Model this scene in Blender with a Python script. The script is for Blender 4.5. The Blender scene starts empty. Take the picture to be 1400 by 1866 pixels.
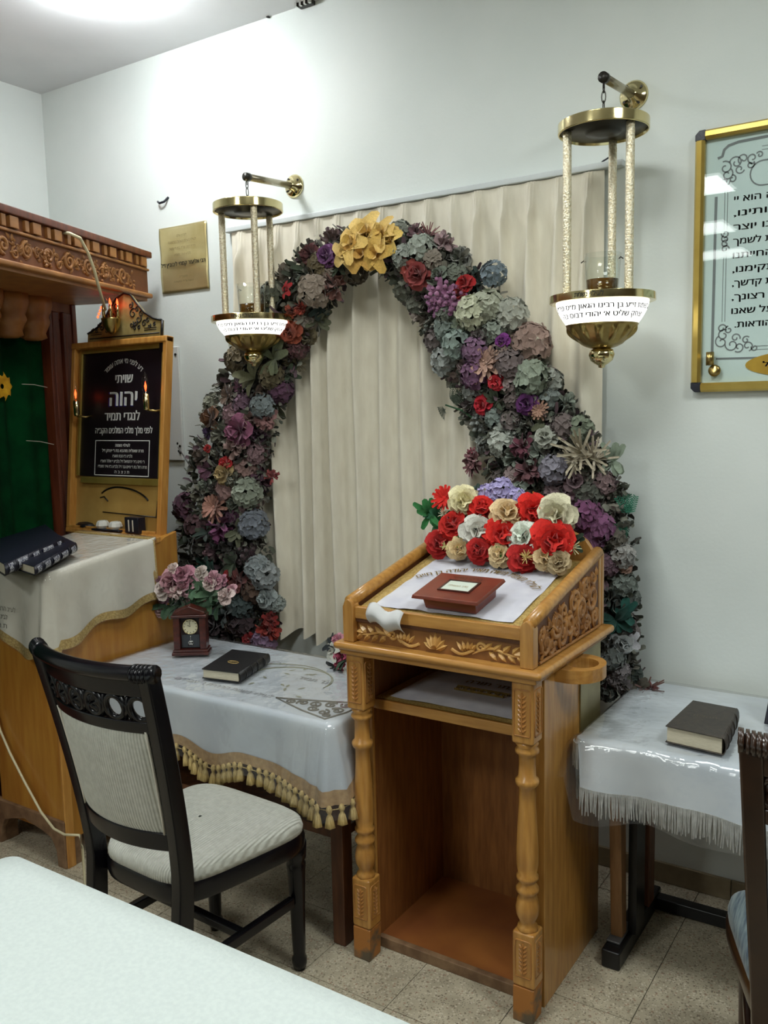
import bpy, bmesh, math, random
from mathutils import Matrix, Vector, noise, geometry as mgeo
from math import pi, sin, cos, sqrt, atan2, radians, exp
R = random.Random(7)
S = bpy.context.scene
COL = S.collection

# ---------------------------------------------------------------- camera
H = 1.62
F0 = 1600.0
CM = [[0.8374587, 0.0469197, -0.5444828], [0.5460471, -0.1124218, 0.830177], [-0.0222601, -0.9925522, -0.1197689]]
cam = bpy.data.objects.new('camera', bpy.data.cameras.new('camera'))
COL.objects.link(cam)
cam.data.sensor_fit = 'HORIZONTAL'; cam.data.sensor_width = 36.0
cam.data.lens = F0 / 1400 * 36.0
cam.data.clip_start = 0.02
m = Matrix.Identity(4)
for i in range(3):
    m[i][0] = CM[i][0]; m[i][1] = -CM[i][1]; m[i][2] = -CM[i][2]
m[2][3] = H
cam.matrix_world = m
S.camera = cam

def ray(x, y):
    a = ((x - 700) / F0, (y - 933) / F0, 1.0)
    return Vector([sum(CM[i][k] * a[k] for k in range(3)) for i in range(3)])
def onY(x, y, Y):
    r = ray(x, y); return r * (Y / r.y) + Vector((0, 0, H))
def onX(x, y, X):
    r = ray(x, y); return r * (X / r.x) + Vector((0, 0, H))
def onZ(x, y, Z):
    r = ray(x, y); return r * ((Z - H) / r.z) + Vector((0, 0, H))

# ---------------------------------------------------------------- world, lights, exposure
w = bpy.data.worlds.new('world'); S.world = w; w.use_nodes = True
w.node_tree.nodes['Background'].inputs[0].default_value = (0.80, 0.90, 0.86, 1)
w.node_tree.nodes['Background'].inputs[1].default_value = 0.05
S.view_settings.view_transform = 'Standard'
S.view_settings.look = 'None'
S.view_settings.gamma = 1.0
S.view_settings.use_curve_mapping = False
S.view_settings.exposure = 0.0
CEIL = 3.155
def area(name, loc, sx, sy, power, col=(0.93, 1.0, 0.97), shape='RECTANGLE'):
    l = bpy.data.lights.new(name, 'AREA'); l.shape = shape; l.size = sx
    if shape == 'RECTANGLE': l.size_y = sy
    l.energy = power; l.color = col
    o = bpy.data.objects.new(name, l); COL.objects.link(o); o.location = loc
    return o
PANELS = [(-1.72, -1.0), (-2.05, -2.65), (-2.2, -4.2), (-0.95, 1.25), (1.0, 1.25)]  # last two are added overhead, unseen, to light the wall and lectern
ROUND = (-2.66, 2.26)
for i, (x, y) in enumerate(PANELS):
    area('panel_light', (x, y, CEIL - 0.045), 0.56, 0.56, (25, 16, 12, 14, 28)[i], (0.93, 1.0, 0.96))
# the round lamp is its own glowing dome, built with the ceiling lights

# ---------------------------------------------------------------- materials
def lin(c):
    return tuple(((v / 255) / 12.92 if v / 255 <= 0.04045 else ((v / 255 + 0.055) / 1.055) ** 2.4) for v in c)
MATS = {}
def mat(name, c1, c2=None, rough=0.5, metal=0.0, scale=20, stretch=(1, 1, 1), bump=0.0, bscale=None, emit=0, spec=0.5,
        coat=0.0, objcol=False, sheen=0.0, lo=0.35, hi=0.65, trans=0.0, detail=4, wave=None):
    if name in MATS: return MATS[name]
    M_ = bpy.data.materials.new(name); M_.use_nodes = True
    nt = M_.node_tree; N = nt.nodes; L = nt.links; b = N['Principled BSDF']
    b.inputs['Roughness'].default_value = rough; b.inputs['Metallic'].default_value = metal
    b.inputs['Specular IOR Level'].default_value = spec
    b.inputs['Coat Weight'].default_value = coat; b.inputs['Coat Roughness'].default_value = 0.12
    b.inputs['Sheen Weight'].default_value = sheen
    tc = N.new('ShaderNodeTexCoord'); mp = N.new('ShaderNodeMapping'); mp.inputs['Scale'].default_value = stretch
    L.new(tc.outputs['Object'], mp.inputs[0])
    nz = N.new('ShaderNodeTexNoise'); nz.inputs['Scale'].default_value = scale; nz.inputs['Detail'].default_value = detail
    L.new(mp.outputs[0], nz.inputs['Vector'])
    fac = nz.outputs[0]
    c1l = (*lin(c1), 1); c2l = (*lin(c2 if c2 else c1), 1)
    rp = N.new('ShaderNodeValToRGB'); rp.color_ramp.elements[0].position = lo; rp.color_ramp.elements[1].position = hi
    rp.color_ramp.elements[0].color = c1l; rp.color_ramp.elements[1].color = c2l
    L.new(fac, rp.inputs[0])
    out = rp.outputs[0]
    if objcol:
        oi = N.new('ShaderNodeObjectInfo'); mx = N.new('ShaderNodeMix'); mx.data_type = 'RGBA'; mx.blend_type = 'MULTIPLY'
        mx.inputs[0].default_value = 1
        L.new(oi.outputs['Color'], mx.inputs[6]); L.new(out, mx.inputs[7]); out = mx.outputs[2]
    if emit:
        b.inputs['Emission Strength'].default_value = emit; L.new(out, b.inputs['Emission Color'])
    L.new(out, b.inputs['Base Color'])
    if bump:
        n2 = N.new('ShaderNodeTexNoise'); n2.inputs['Scale'].default_value = bscale or scale; n2.inputs['Detail'].default_value = 5
        L.new(mp.outputs[0], n2.inputs['Vector'])
        src = n2.outputs[0]
        if wave:
            wv = N.new('ShaderNodeTexWave'); wv.inputs['Scale'].default_value = wave; wv.bands_direction = 'X'
            wv.inputs['Distortion'].default_value = 0.3
            L.new(tc.outputs['Object'], wv.inputs['Vector']); src = wv.outputs['Fac']
        bp = N.new('ShaderNodeBump'); bp.inputs['Strength'].default_value = bump; bp.inputs['Distance'].default_value = 0.004
        L.new(src, bp.inputs['Height']); L.new(bp.outputs[0], b.inputs['Normal'])
    if trans: b.inputs['Transmission Weight'].default_value = trans
    MATS[name] = M_
    return M_
def clear(name, tint=(1, 1, 1), rough=0.03, base=0.04, bump=0.0, bscale=8, haze=0.0):
    """thin clear sheet: see-through mixed with a mirror-like reflection by angle"""
    M_ = bpy.data.materials.new(name); M_.use_nodes = True
    nt = M_.node_tree; N = nt.nodes; L = nt.links; N.remove(N['Principled BSDF'])
    t = N.new('ShaderNodeBsdfTransparent'); t.inputs[0].default_value = (*tint, 1)
    g = N.new('ShaderNodeBsdfGlossy'); g.inputs['Roughness'].default_value = rough
    lw = N.new('ShaderNodeLayerWeight'); lw.inputs[0].default_value = 0.5
    ad = N.new('ShaderNodeMath'); ad.operation = 'ADD'; ad.inputs[1].default_value = base; pw_ = N.new('ShaderNodeMath'); pw_.operation = 'POWER'; pw_.inputs[1].default_value = 4.0; L.new(lw.outputs['Facing'], pw_.inputs[0]); ad.use_clamp = True; L.new(pw_.outputs[0], ad.inputs[0])
    mx = N.new('ShaderNodeMixShader'); L.new(ad.outputs[0], mx.inputs[0]); L.new(t.outputs[0], mx.inputs[1]); L.new(g.outputs[0], mx.inputs[2])
    if bump:
        tc = N.new('ShaderNodeTexCoord'); n2 = N.new('ShaderNodeTexNoise'); n2.inputs['Scale'].default_value = bscale
        n2.inputs['Detail'].default_value = 2; L.new(tc.outputs['Object'], n2.inputs['Vector'])
        bp = N.new('ShaderNodeBump'); bp.inputs['Strength'].default_value = bump; bp.inputs['Distance'].default_value = 0.02
        L.new(n2.outputs[0], bp.inputs['Height']); L.new(bp.outputs[0], g.inputs['Normal']); L.new(bp.outputs[0], lw.inputs['Normal'])
    last = mx.outputs[0]
    if haze:
        d = N.new('ShaderNodeBsdfDiffuse'); d.inputs[0].default_value = (0.8, 0.82, 0.85, 1)
        m2 = N.new('ShaderNodeMixShader'); m2.inputs[0].default_value = haze
        L.new(last, m2.inputs[1]); L.new(d.outputs[0], m2.inputs[2]); last = m2.outputs[0]
    L.new(last, N['Material Output'].inputs[0])
    return M_
def terrazzo():
    M_ = mat('terrazzo', (192, 182, 158), (166, 156, 134), rough=0.45, scale=14)
    nt = M_.node_tree; N = nt.nodes; L = nt.links; b = N['Principled BSDF']
    tc = N['Texture Coordinate']
    geo = N.new('ShaderNodeNewGeometry')
    base = b.inputs['Base Color'].links[0].from_socket
    for sc, th, col, s in ((75, 0.26, (112, 98, 80), 0.6), (60, 0.20, (150, 108, 86), 0.6), (90, 0.28, (214, 206, 186), 0.6), (140, 0.24, (66, 60, 52), 0.6)):
        v = N.new('ShaderNodeTexVoronoi'); v.inputs['Scale'].default_value = sc
        L.new(geo.outputs['Position'], v.inputs['Vector'])
        c = N.new('ShaderNodeMath'); c.operation = 'LESS_THAN'; c.inputs[1].default_value = th; L.new(v.outputs['Distance'], c.inputs[0])
        k = N.new('ShaderNodeMath'); k.operation = 'MULTIPLY'; k.inputs[1].default_value = s; L.new(c.outputs[0], k.inputs[0])
        mx = N.new('ShaderNodeMix'); mx.data_type = 'RGBA'; L.new(k.outputs[0], mx.inputs[0]); L.new(base, mx.inputs[6])
        mx.inputs[7].default_value = (*lin(col), 1); base = mx.outputs[2]
    L.new(base, b.inputs['Base Color'])
    return M_
WALL = mat('white_wall_paint', (224, 230, 226), (218, 225, 221), rough=0.6, scale=3, bump=0.12, bscale=90)
CEILM = mat('white_ceiling_paint', (222, 224, 226), (216, 218, 220), rough=0.7, scale=3)
OAK = mat('oak_varnish', (193, 142, 72), (168, 117, 54), rough=0.32, scale=9, stretch=(7, 7, 0.9), bump=0.08, bscale=20, coat=0.3)
OAKX = mat('oak_varnish_horizontal', (193, 142, 72), (168, 117, 54), rough=0.32, scale=9, stretch=(0.9, 7, 7), bump=0.08, bscale=20, coat=0.3)
OAKC = mat('oak_carved', (184, 128, 66), (150, 98, 46), rough=0.38, scale=14, coat=0.15)
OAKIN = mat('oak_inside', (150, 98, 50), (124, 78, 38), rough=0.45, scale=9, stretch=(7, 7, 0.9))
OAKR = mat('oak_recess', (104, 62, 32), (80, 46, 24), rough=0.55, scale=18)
AMUD = mat('orange_wood', (184, 132, 56), (168, 112, 44), rough=0.35, scale=6, stretch=(6, 6, 0.8), coat=0.2)
AMUDL = mat('honey_wood', (204, 150, 76), (182, 124, 56), rough=0.35, scale=8, stretch=(6, 6, 0.9), coat=0.2)
WORN = mat('worn_wood', (142, 112, 82), (110, 82, 58), rough=0.6, scale=22)
ARKW = mat('ark_carved_wood', (170, 116, 62), (140, 90, 46), rough=0.42, scale=12)
ARKD = mat('ark_red_brown_wood', (112, 54, 30), (84, 38, 22), rough=0.4, scale=8, stretch=(5, 5, 0.8))
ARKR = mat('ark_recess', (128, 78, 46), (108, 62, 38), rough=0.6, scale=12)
BLACKW = mat('black_lacquer', (10, 10, 14), (15, 14, 20), rough=0.25, scale=10, coat=0.15, spec=0.3)
DARKW = mat('dark_brown_lacquer', (58, 36, 22), (38, 22, 15), rough=0.28, scale=9, coat=0.4)
MAHO = mat('mahogany', (84, 34, 26), (58, 24, 20), rough=0.3, scale=10, stretch=(1, 6, 6), coat=0.3)
REDW = mat('red_brown_wood', (128, 58, 40), (108, 46, 32), rough=0.32, scale=12, coat=0.3)
RIB = mat('ribbed_cream_fabric', (200, 201, 190), (186, 187, 176), rough=0.9, scale=60, bump=0.55, wave=40, sheen=0.2)
BLUEF = mat('blue_striped_fabric', (44, 62, 78), (104, 118, 120), rough=0.9, scale=40, stretch=(6, 0.4, 1), sheen=0.2)
CLOTH = mat('white_cloth', (214, 218, 222), (202, 206, 212), rough=0.85, scale=8, bump=0.15, bscale=35, sheen=0.2)
SATIN = mat('white_satin', (206, 212, 216), (190, 198, 206), rough=0.5, scale=5, bump=0.1, bscale=30, sheen=0.3)
VELVET = mat('white_velvet', (214, 214, 222), (196, 196, 208), rough=0.95, scale=16, bump=0.3, bscale=10, sheen=0.5)
CREAMC = mat('cream_cloth', (214, 210, 196), (200, 194, 178), rough=0.8, scale=7, bump=0.15, bscale=25, sheen=0.2)
FGC = mat('white_table_linen', (212, 221, 218), (205, 214, 212), rough=0.9, scale=120, bump=0.2, bscale=200)
CURT = mat('cream_curtain', (232, 226, 208), (222, 215, 196), rough=0.9, scale=30, stretch=(1, 1, 0.3), sheen=0.3, bump=0.1, bscale=120)
GREENV = mat('green_velvet', (6, 66, 32), (4, 48, 24), rough=0.95, scale=10, sheen=0.0, spec=0.1)
GOLDTR = mat('gold_braid', (208, 180, 112), (168, 138, 76), rough=0.5, metal=0.3, scale=160, bump=0.5, bscale=220)
TASS = mat('gold_tassel', (214, 190, 130), (180, 152, 92), rough=0.7, scale=40, stretch=(6, 6, 0.5))
BROWNTR = mat('brown_gold_band', (184, 154, 112), (160, 130, 94), rough=0.6, scale=60)
THREAD = mat('grey_thread', (120, 116, 104), (96, 92, 84), rough=0.8, scale=60)
GTHREAD = mat('gold_thread', (168, 142, 78), (140, 114, 56), rough=0.5, metal=0.2, scale=90)
FRINGE = mat('white_fringe', (196, 196, 192), (168, 168, 162), rough=0.9, scale=60)
BRASS = mat('polished_brass', (228, 214, 168), (214, 198, 146), rough=0.14, metal=1.0, scale=6)
BRASSD = mat('antique_brass', (184, 162, 104), (150, 128, 76), rough=0.28, metal=1.0, scale=20)
BRASSE = mat('engraved_brass', (190, 170, 112), (170, 150, 92), rough=0.5, metal=0.5, scale=30)
GOLDF = mat('gold_frame_metal', (198, 172, 92), (180, 152, 74), rough=0.3, metal=0.7, scale=9, stretch=(1, 1, 1))
GLIT = mat('textured_rod', (214, 198, 160), (250, 244, 222), rough=0.3, metal=0.6, scale=170, bump=0.9, bscale=170)
DARKM = mat('dark_underside', (48, 46, 40), (40, 38, 34), rough=0.4, metal=0.5)
CHROME = mat('chrome', (214, 214, 210), rough=0.1, metal=1.0)
BLACK = mat('black_plastic', (16, 16, 18), rough=0.35)
INK = mat('black_ink', (28, 28, 32), rough=0.7)
GINK = mat('grey_ink', (118, 124, 124), rough=0.7)
WINK = mat('white_ink', (232, 232, 226), rough=0.6)
SIGN = mat('black_sign_board', (26, 16, 24), (20, 12, 18), rough=0.4)
PAPER = mat('pale_blue_paper', (206, 222, 218), (198, 216, 212), rough=0.75, scale=6)
PAGES = mat('book_pages', (206, 198, 176), (188, 180, 156), rough=0.85, scale=60, stretch=(1, 1, 14))
NAVY = mat('navy_book_cover', (22, 24, 40), (16, 17, 30), rough=0.4, scale=40, bump=0.15, bscale=200)
BLKB = mat('black_book_cover', (26, 26, 28), (18, 18, 20), rough=0.45, scale=60, bump=0.15, bscale=260)
BRNB = mat('dark_brown_book_cover', (62, 54, 46), (46, 40, 36), rough=0.5, scale=60, bump=0.15, bscale=260)
GLOW = mat('lit_white_glass', (250, 250, 244), rough=0.3, emit=2.2)
OIL = mat('amber_oil', (110, 74, 22), (86, 56, 16), rough=0.1, coat=0.5)
REDB = mat('red_lit_filament', (255, 70, 30), rough=0.4, emit=6.0)
TILE = terrazzo()
GROUT = mat('grout', (98, 92, 80), (82, 76, 66), rough=0.9, scale=30)
SKIRT = mat('beige_skirting_tile', (150, 136, 108), (132, 118, 92), rough=0.45, scale=20)
FLW = mat('fabric_petals', (255, 255, 255), (222, 218, 214), rough=0.85, objcol=True, scale=22, lo=0.3, hi=0.7, sheen=0.2)
FILL = mat('muted_foliage', (86, 92, 76), (56, 50, 50), rough=0.9, scale=9, lo=0.42, hi=0.58)
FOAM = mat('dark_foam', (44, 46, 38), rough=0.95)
LEAF = mat('green_leaf', (48, 92, 56), (34, 68, 44), rough=0.6, scale=20, objcol=False)
TEAL = mat('teal_leaf', (16, 78, 68), (12, 58, 54), rough=0.6, scale=20)
GLASS = clear('clear_glass', (0.97, 0.985, 0.975), 0.02, 0.03)
PANE = clear('picture_glass', (0.96, 0.98, 0.98), 0.01, 0.03)
PLAS = clear('clear_plastic_sheet', (0.98, 0.985, 0.99), 0.06, 0.05, bump=0.3, bscale=16, haze=0.03)
ROOMD = mat('unseen_wall_dark', (104, 92, 74), (78, 66, 50), rough=0.8, scale=3)  # unseen room walls, darkened to cut the light they bounce
DOME = mat('lit_dome_glass', (250, 253, 255), rough=0.5, emit=88.0)
LAMPON = mat('lit_diffuser', (255, 255, 255), rough=0.5, emit=9.0)
PLASTW = mat('white_plastic', (206, 208, 204), rough=0.5)
CABLE = mat('cream_cable', (206, 196, 160), rough=0.5)
YEL = mat('yellow_embroidery', (230, 180, 30), (200, 140, 20), rough=0.7, scale=40)
CLKF = mat('clock_dial', (206, 200, 168), rough=0.5)

# ---------------------------------------------------------------- mesh helpers
class MB:
    def __init__(s, T=None):
        s.v = []; s.f = []; s.T = T
    def add(s, vs, fs):
        n = len(s.v)
        for p in vs:
            p = Vector(p)
            s.v.append(s.T @ p if s.T else p)
        s.f += [tuple(i + n for i in f) for f in fs]
        return s
    def box(s, x0, x1, y0, y1, z0, z1):
        return s.add([(x0, y0, z0), (x1, y0, z0), (x1, y1, z0), (x0, y1, z0), (x0, y0, z1), (x1, y0, z1), (x1, y1, z1), (x0, y1, z1)],
                     [(0, 3, 2, 1), (4, 5, 6, 7), (0, 1, 5, 4), (1, 2, 6, 5), (2, 3, 7, 6), (3, 0, 4, 7)])
    def hexa(s, b, t):
        return s.add(list(b) + list(t), [(0, 3, 2, 1), (4, 5, 6, 7), (0, 1, 5, 4), (1, 2, 6, 5), (2, 3, 7, 6), (3, 0, 4, 7)])
    def lathe(s, cx, cy, prof, n=24, fn=None, cap=True):
        vs = []; fs = []
        for (r, z) in prof:
            for k in range(n):
                a = 2 * pi * k / n; rr = fn(a, r, z) if fn else r
                vs.append((cx + rr * cos(a), cy + rr * sin(a), z))
        for i in range(len(prof) - 1):
            for k in range(n):
                k2 = (k + 1) % n
                fs.append((i * n + k, i * n + k2, (i + 1) * n + k2, (i + 1) * n + k))
        if cap:
            fs.append(tuple(range(n))[::-1]); fs.append(tuple((len(prof) - 1) * n + k for k in range(n)))
        return s.add(vs, fs)
    def tube(s, pts, r, n=8, closed=False, flat=1.0, up=None):
        P = [Vector(p) for p in pts]; m_ = len(P)
        rs = r if isinstance(r, (list, tuple)) else [r] * m_
        vs = []; fs = []; prev = None
        for i, p in enumerate(P):
            if closed: d = P[(i + 1) % m_] - P[i - 1]
            else: d = P[min(i + 1, m_ - 1)] - P[max(i - 1, 0)]
            if d.length < 1e-9: d = Vector((0, 0, 1))
            d.normalize()
            if up is not None: a = Vector(up)
            elif prev is None: a = Vector((0, 0, 1)) if abs(d.z) < 0.9 else Vector((1, 0, 0))
            else: a = prev
            a = (a - d * a.dot(d))
            if a.length < 1e-6: a = d.orthogonal()
            a.normalize(); prev = a; b = d.cross(a)
            for k in range(n):
                t = 2 * pi * k / n
                vs.append(p + a * (cos(t) * rs[i] * flat) + b * (sin(t) * rs[i]))
        for i in range(m_ if closed else m_ - 1):
            j = (i + 1) % m_
            for k in range(n):
                k2 = (k + 1) % n
                fs.append((i * n + k, j * n + k, j * n + k2, i * n + k2))
        if not closed:
            fs.append(tuple(range(n))); fs.append(tuple((m_ - 1) * n + k for k in range(n))[::-1])
        return s.add(vs, fs)
    def prism(s, poly, o, u, v, d):
        """poly in (u,v) coordinates from o, pushed along vector d"""
        o = Vector(o); u = Vector(u); v = Vector(v); d = Vector(d); n = len(poly)
        vs = [o + u * a + v * b for a, b in poly]; vs += [p + d for p in vs]
        fs = [tuple(range(n))[::-1], tuple(range(n, 2 * n))] + [(i, (i + 1) % n, (i + 1) % n + n, i + n) for i in range(n)]
        return s.add(vs, fs)
    def grid(s, fn, nu, nv, closeu=False):
        vs = [fn(i / (nu if closeu else nu - 1), j / (nv - 1)) for i in range(nu) for j in range(nv)]; fs = []
        for i in range(nu if closeu else nu - 1):
            i2 = (i + 1) % nu
            for j in range(nv - 1):
                fs.append((i * nv + j, i2 * nv + j, i2 * nv + j + 1, i * nv + j + 1))
        return s.add(vs, fs)

def wloc(o):
    p = Vector((0, 0, 0))
    while o: p += o.location; o = o.parent
    return p
def tag(o, label=None, cat=None, group=None, kind=None):
    if label: o['label'] = label
    if cat: o['category'] = cat
    if group: o['group'] = group
    if kind: o['kind'] = kind
    return o
def thing(name, label, cat, loc=(0, 0, 0), group=None):
    o = bpy.data.objects.new(name, None); o.empty_display_size = 0.05; COL.objects.link(o); o.location = loc
    return tag(o, label, cat, group)
def build(name, mb, mt, parent=None, smooth=False, bevel=0.0, solid=0.0, subd=0, recalc=True, label=None, kind=None, orig=None):
    me = bpy.data.meshes.new(name)
    xs = [p.x for p in mb.v]; ys = [p.y for p in mb.v]; zs = [p.z for p in mb.v]
    c = Vector(orig) if orig is not None else Vector(((min(xs) + max(xs)) / 2, (min(ys) + max(ys)) / 2, min(zs)))
    me.from_pydata([p - c for p in mb.v], [], mb.f)
    if recalc:
        b = bmesh.new(); b.from_mesh(me); bmesh.ops.recalc_face_normals(b, faces=b.faces); b.to_mesh(me); b.free()
    if smooth: me.polygons.foreach_set('use_smooth', [True] * len(me.polygons))
    me.materials.append(mt)
    o = bpy.data.objects.new(name, me); COL.objects.link(o)
    if parent is not None:
        o.parent = parent; o.location = c - wloc(parent)
    else: o.location = c
    if solid:
        k = o.modifiers.new('solid', 'SOLIDIFY'); k.thickness = solid; k.offset = 0
    if bevel:
        k = o.modifiers.new('bevel', 'BEVEL'); k.width = bevel; k.segments = 2; k.limit_method = 'ANGLE'; k.angle_limit = radians(40)
        me.polygons.foreach_set('use_smooth', [True] * len(me.polygons)); k.harden_normals = False
        e = o.modifiers.new('wn', 'WEIGHTED_NORMAL'); e.keep_sharp = True
    if subd:
        k = o.modifiers.new('sub', 'SUBSURF'); k.levels = subd; k.render_levels = subd
    if label: o['label'] = label
    if kind: o['kind'] = kind
    return o
def frameM(o, x, y):
    x = Vector(x).normalized(); y = Vector(y); y = (y - x * y.dot(x)).normalized(); z = x.cross(y)
    M_ = Matrix.Identity(4)
    for i in range(3):
        M_[i][0] = x[i]; M_[i][1] = y[i]; M_[i][2] = z[i]; M_[i][3] = o[i]
    return M_
def rotz(cx, cy, a, cz=0): return Matrix.Translation((cx, cy, cz)) @ Matrix.Rotation(a, 4, 'Z')
_tc = {}
def text_geo(s, bold=0.0):
    """flat letter mesh, Hebrew given in reading order and laid out right to left"""
    if (s, bold) in _tc: return _tc[(s, bold)]
    if any('\u0590' <= ch <= '\u05ff' for ch in s):
        s2 = s[::-1]
        tr = {'(': ')', ')': '('}; s2 = ''.join(tr.get(c, c) for c in s2)
        import re
        s2 = re.sub(r'[0-9\-]+', lambda q: q.group(0)[::-1], s2)
    else: s2 = s
    cu = bpy.data.curves.new('t', 'FONT'); cu.body = s2; cu.size = 1; cu.resolution_u = 2; cu.fill_mode = 'NONE'
    ob = bpy.data.objects.new('t', cu)
    me = bpy.data.meshes.new_from_object(ob)
    nb = {}
    for e in me.edges:
        i, j = e.vertices; nb.setdefault(i, []).append(j); nb.setdefault(j, []).append(i)
    co = [v.co.copy() for v in me.vertices]; seen = set(); loops = []
    for st in nb:
        if st in seen: continue
        lp = [st]; seen.add(st); cur = st
        while True:
            nx = [k for k in nb[cur] if k not in seen]
            if not nx: break
            cur = nx[0] if len(lp) > 1 else max(nx); seen.add(cur); lp.append(cur)
        if len(lp) > 2: loops.append([co[k] for k in sorted(lp)])
    def ar(l): return sum(l[i - 1].x * l[i].y - l[i].x * l[i - 1].y for i in range(len(l))) / 2
    def inside(p, l):
        c = False
        for i in range(len(l)):
            a_, b_ = l[i - 1], l[i]
            if (a_.y > p.y) != (b_.y > p.y) and p.x < (b_.x - a_.x) * (p.y - a_.y) / (b_.y - a_.y) + a_.x: c = not c
        return c
    vs = []; fs = []
    sgs = sum(ar(l) for l in loops); pos = 1 if sgs > 0 else -1
    outs = [l for l in loops if ar(l) * pos > 0]; hol = [l for l in loops if ar(l) * pos < 0]
    lone = [h for h in hol if not any(inside(h[0], l) for l in outs)]
    hol = [h for h in hol if h not in lone] + [l for l in outs if any(inside(l[0], h) for h in lone)]
    outs = [l for l in outs if not any(inside(l[0], h) for h in lone)] + lone
    for l in outs:
        hs = [h for h in hol if inside(h[0], l)]
        allp = list(l) + [q for h in hs for q in h]; n0 = len(vs); vs += allp
        for t_ in mgeo.tessellate_polygon([l] + hs): fs.append(tuple(n0 + k for k in t_))
    bpy.data.objects.remove(ob); bpy.data.curves.remove(cu); bpy.data.meshes.remove(me)
    if vs:
        x0 = min(v.x for v in vs); x1 = max(v.x for v in vs); y0 = min(v.y for v in vs); y1 = max(v.y for v in vs)
    else: x0 = y0 = 0; x1 = y1 = 1
    _tc[(s, bold)] = (vs, fs, (x0, x1, y0, y1))
    return _tc[(s, bold)]
def text(mb, s, cx, cy, width=None, height=0.02, M_=None, warp=None, bold=0.0, slant=0.0, align='C'):
    """adds letters; cx,cy baseline centre in the plane of M_ (x right, y up); scaled to height and squeezed to width"""
    vs, fs, (x0, x1, y0, y1) = text_geo(s, bold)
    sy = height / 0.68
    sx = width / (x1 - x0) if width else sy
    off = {'C': (x0 + x1) / 2, 'L': x0, 'R': x1}[align]
    out = []
    for v in vs:
        x = cx + (v.x - off) * sx; y = cy + v.y * sy; x += slant * (y - cy)
        p = Vector((x, y, 0))
        if warp: p = warp(p)
        out.append(M_ @ p if M_ else p)
    mb.add(out, fs)
    if bold:  # a heavier stroke: the same letters once more, a hair to the side
        for dx_, dy_ in ((1, 0), (-1, .3)): text(mb, s, cx + dx_ * bold * sx, cy + dy_ * bold * sy, width, height, M_, warp, 0, slant, align)
def scroll(mb, M_, cx, cy, r, turns=1.6, a0=0.0, hand=1, w=0.006, tail=None, dep=1.0):
    """carved spiral laid on the plane of M_"""
    pts = []; rs = []
    n = int(14 * turns) + 6
    if tail:
        pts.append(M_ @ Vector((tail[0], tail[1], 0))); rs.append(w * 0.4)
    for i in range(n):
        t = i / (n - 1); a = a0 + hand * t * turns * 2 * pi; rr = r * (1 - 0.85 * t)
        pts.append(M_ @ Vector((cx + rr * cos(a), cy + rr * sin(a), 0))); rs.append(w * (1 - 0.35 * t))
    mb.tube(pts, rs, 6)
def leafc(mb, M_, x, y, L_, W_, ang, h=0.004):
    """carved pointed leaf with a raised midrib"""
    ca, sa = cos(ang), sin(ang)
    def q(a, b, z): return M_ @ Vector((x + a * ca - b * sa, y + a * sa + b * ca, z))
    vs = [q(0, 0, 0), q(L_ * .3, W_ * .5, 0), q(L_ * .65, W_ * .4, 0), q(L_, 0, 0), q(L_ * .65, -W_ * .4, 0), q(L_ * .3, -W_ * .5, 0), q(L_ * .3, 0, h), q(L_ * .65, 0, h * .8)]
    mb.add(vs, [(0, 6, 1), (1, 6, 7, 2), (2, 7, 3), (3, 7, 4), (4, 7, 6, 5), (5, 6, 0)])

# ---------------------------------------------------------------- the room
WY = 2.85; XL = -3.80; XR = 3.2; YB = -6.5
def wall(name, x0, x1, y0, y1, z0, z1, mt=WALL):
    return tag(build(name, MB().box(x0, x1, y0, y1, z0, z1), mt), kind='structure')
wall('wall_back', XL, XR, WY, WY + 0.15, 0, CEIL)
wall('wall_left', XL - 0.15, XL, YB, WY + 0.15, 0, CEIL)
wall('wall_right', XR, XR + 0.15, YB, WY + 0.15, 0, CEIL, ROOMD)
wall('wall_front', XL, XR, YB - 0.15, YB, 0, CEIL, ROOMD)
wall('ceiling', XL - 0.15, XR + 0.15, YB - 0.15, WY + 0.15, CEIL, CEIL + 0.12, CEILM)
FX0, FY0, TS = -0.65, 2.41, 0.29
fl = thing('floor', None, None, (0, 0, -0.02)); fl['kind'] = 'structure'
build('grout_bed', MB().box(XL, XR, YB, WY, -0.03, -0.003), GROUT, fl)
tm = None
for i in range(-11, 4):
    for j in range(-8, 2):
        cx = FX0 + (i + 0.5) * TS; cy = FY0 + (j + 0.5) * TS
        hw = TS / 2 - 0.0012; x0, x1 = max(cx - hw, XL), min(cx + hw, XR); y0, y1 = cy - hw, min(cy + hw, WY)
        if y1 - y0 < 0.01 or x1 - x0 < 0.01: continue
        if y1 < cy + hw - 1e-6 or x0 > cx - hw + 1e-6:
            build('floor_tile', MB().box(x0, x1, y0, y1, -0.02, 0), TILE, fl)
        elif tm is None:
            t0 = build('floor_tile', MB().box(x0, x1, y0, y1, -0.02, 0), TILE, fl, orig=(cx, cy, 0)); tm = t0.data
        else:
            o = bpy.data.objects.new('floor_tile', tm); COL.objects.link(o); o.parent = fl
            o.location = Vector((cx, cy, R.uniform(-0.0006, 0))) - wloc(fl)
mb = MB()
for i in range(-11, 14):
    for j in range(-31, 2):
        if i < 4 and j >= -8: continue
        cx = FX0 + (i + 0.5) * TS; cy = FY0 + (j + 0.5) * TS; hw = TS / 2 - 0.0012
        x0, x1, y0, y1 = max(cx - hw, XL), min(cx + hw, XR), max(cy - hw, YB), min(cy + hw, WY)
        if x1 > x0 and y1 > y0: mb.box(x0, x1, y0, y1, -0.02, 0)
build('distant_tiles', mb, TILE, fl, kind='stuff')
sk = thing('baseboard_back', None, None, (0, WY, 0)); sk['kind'] = 'structure'
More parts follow.
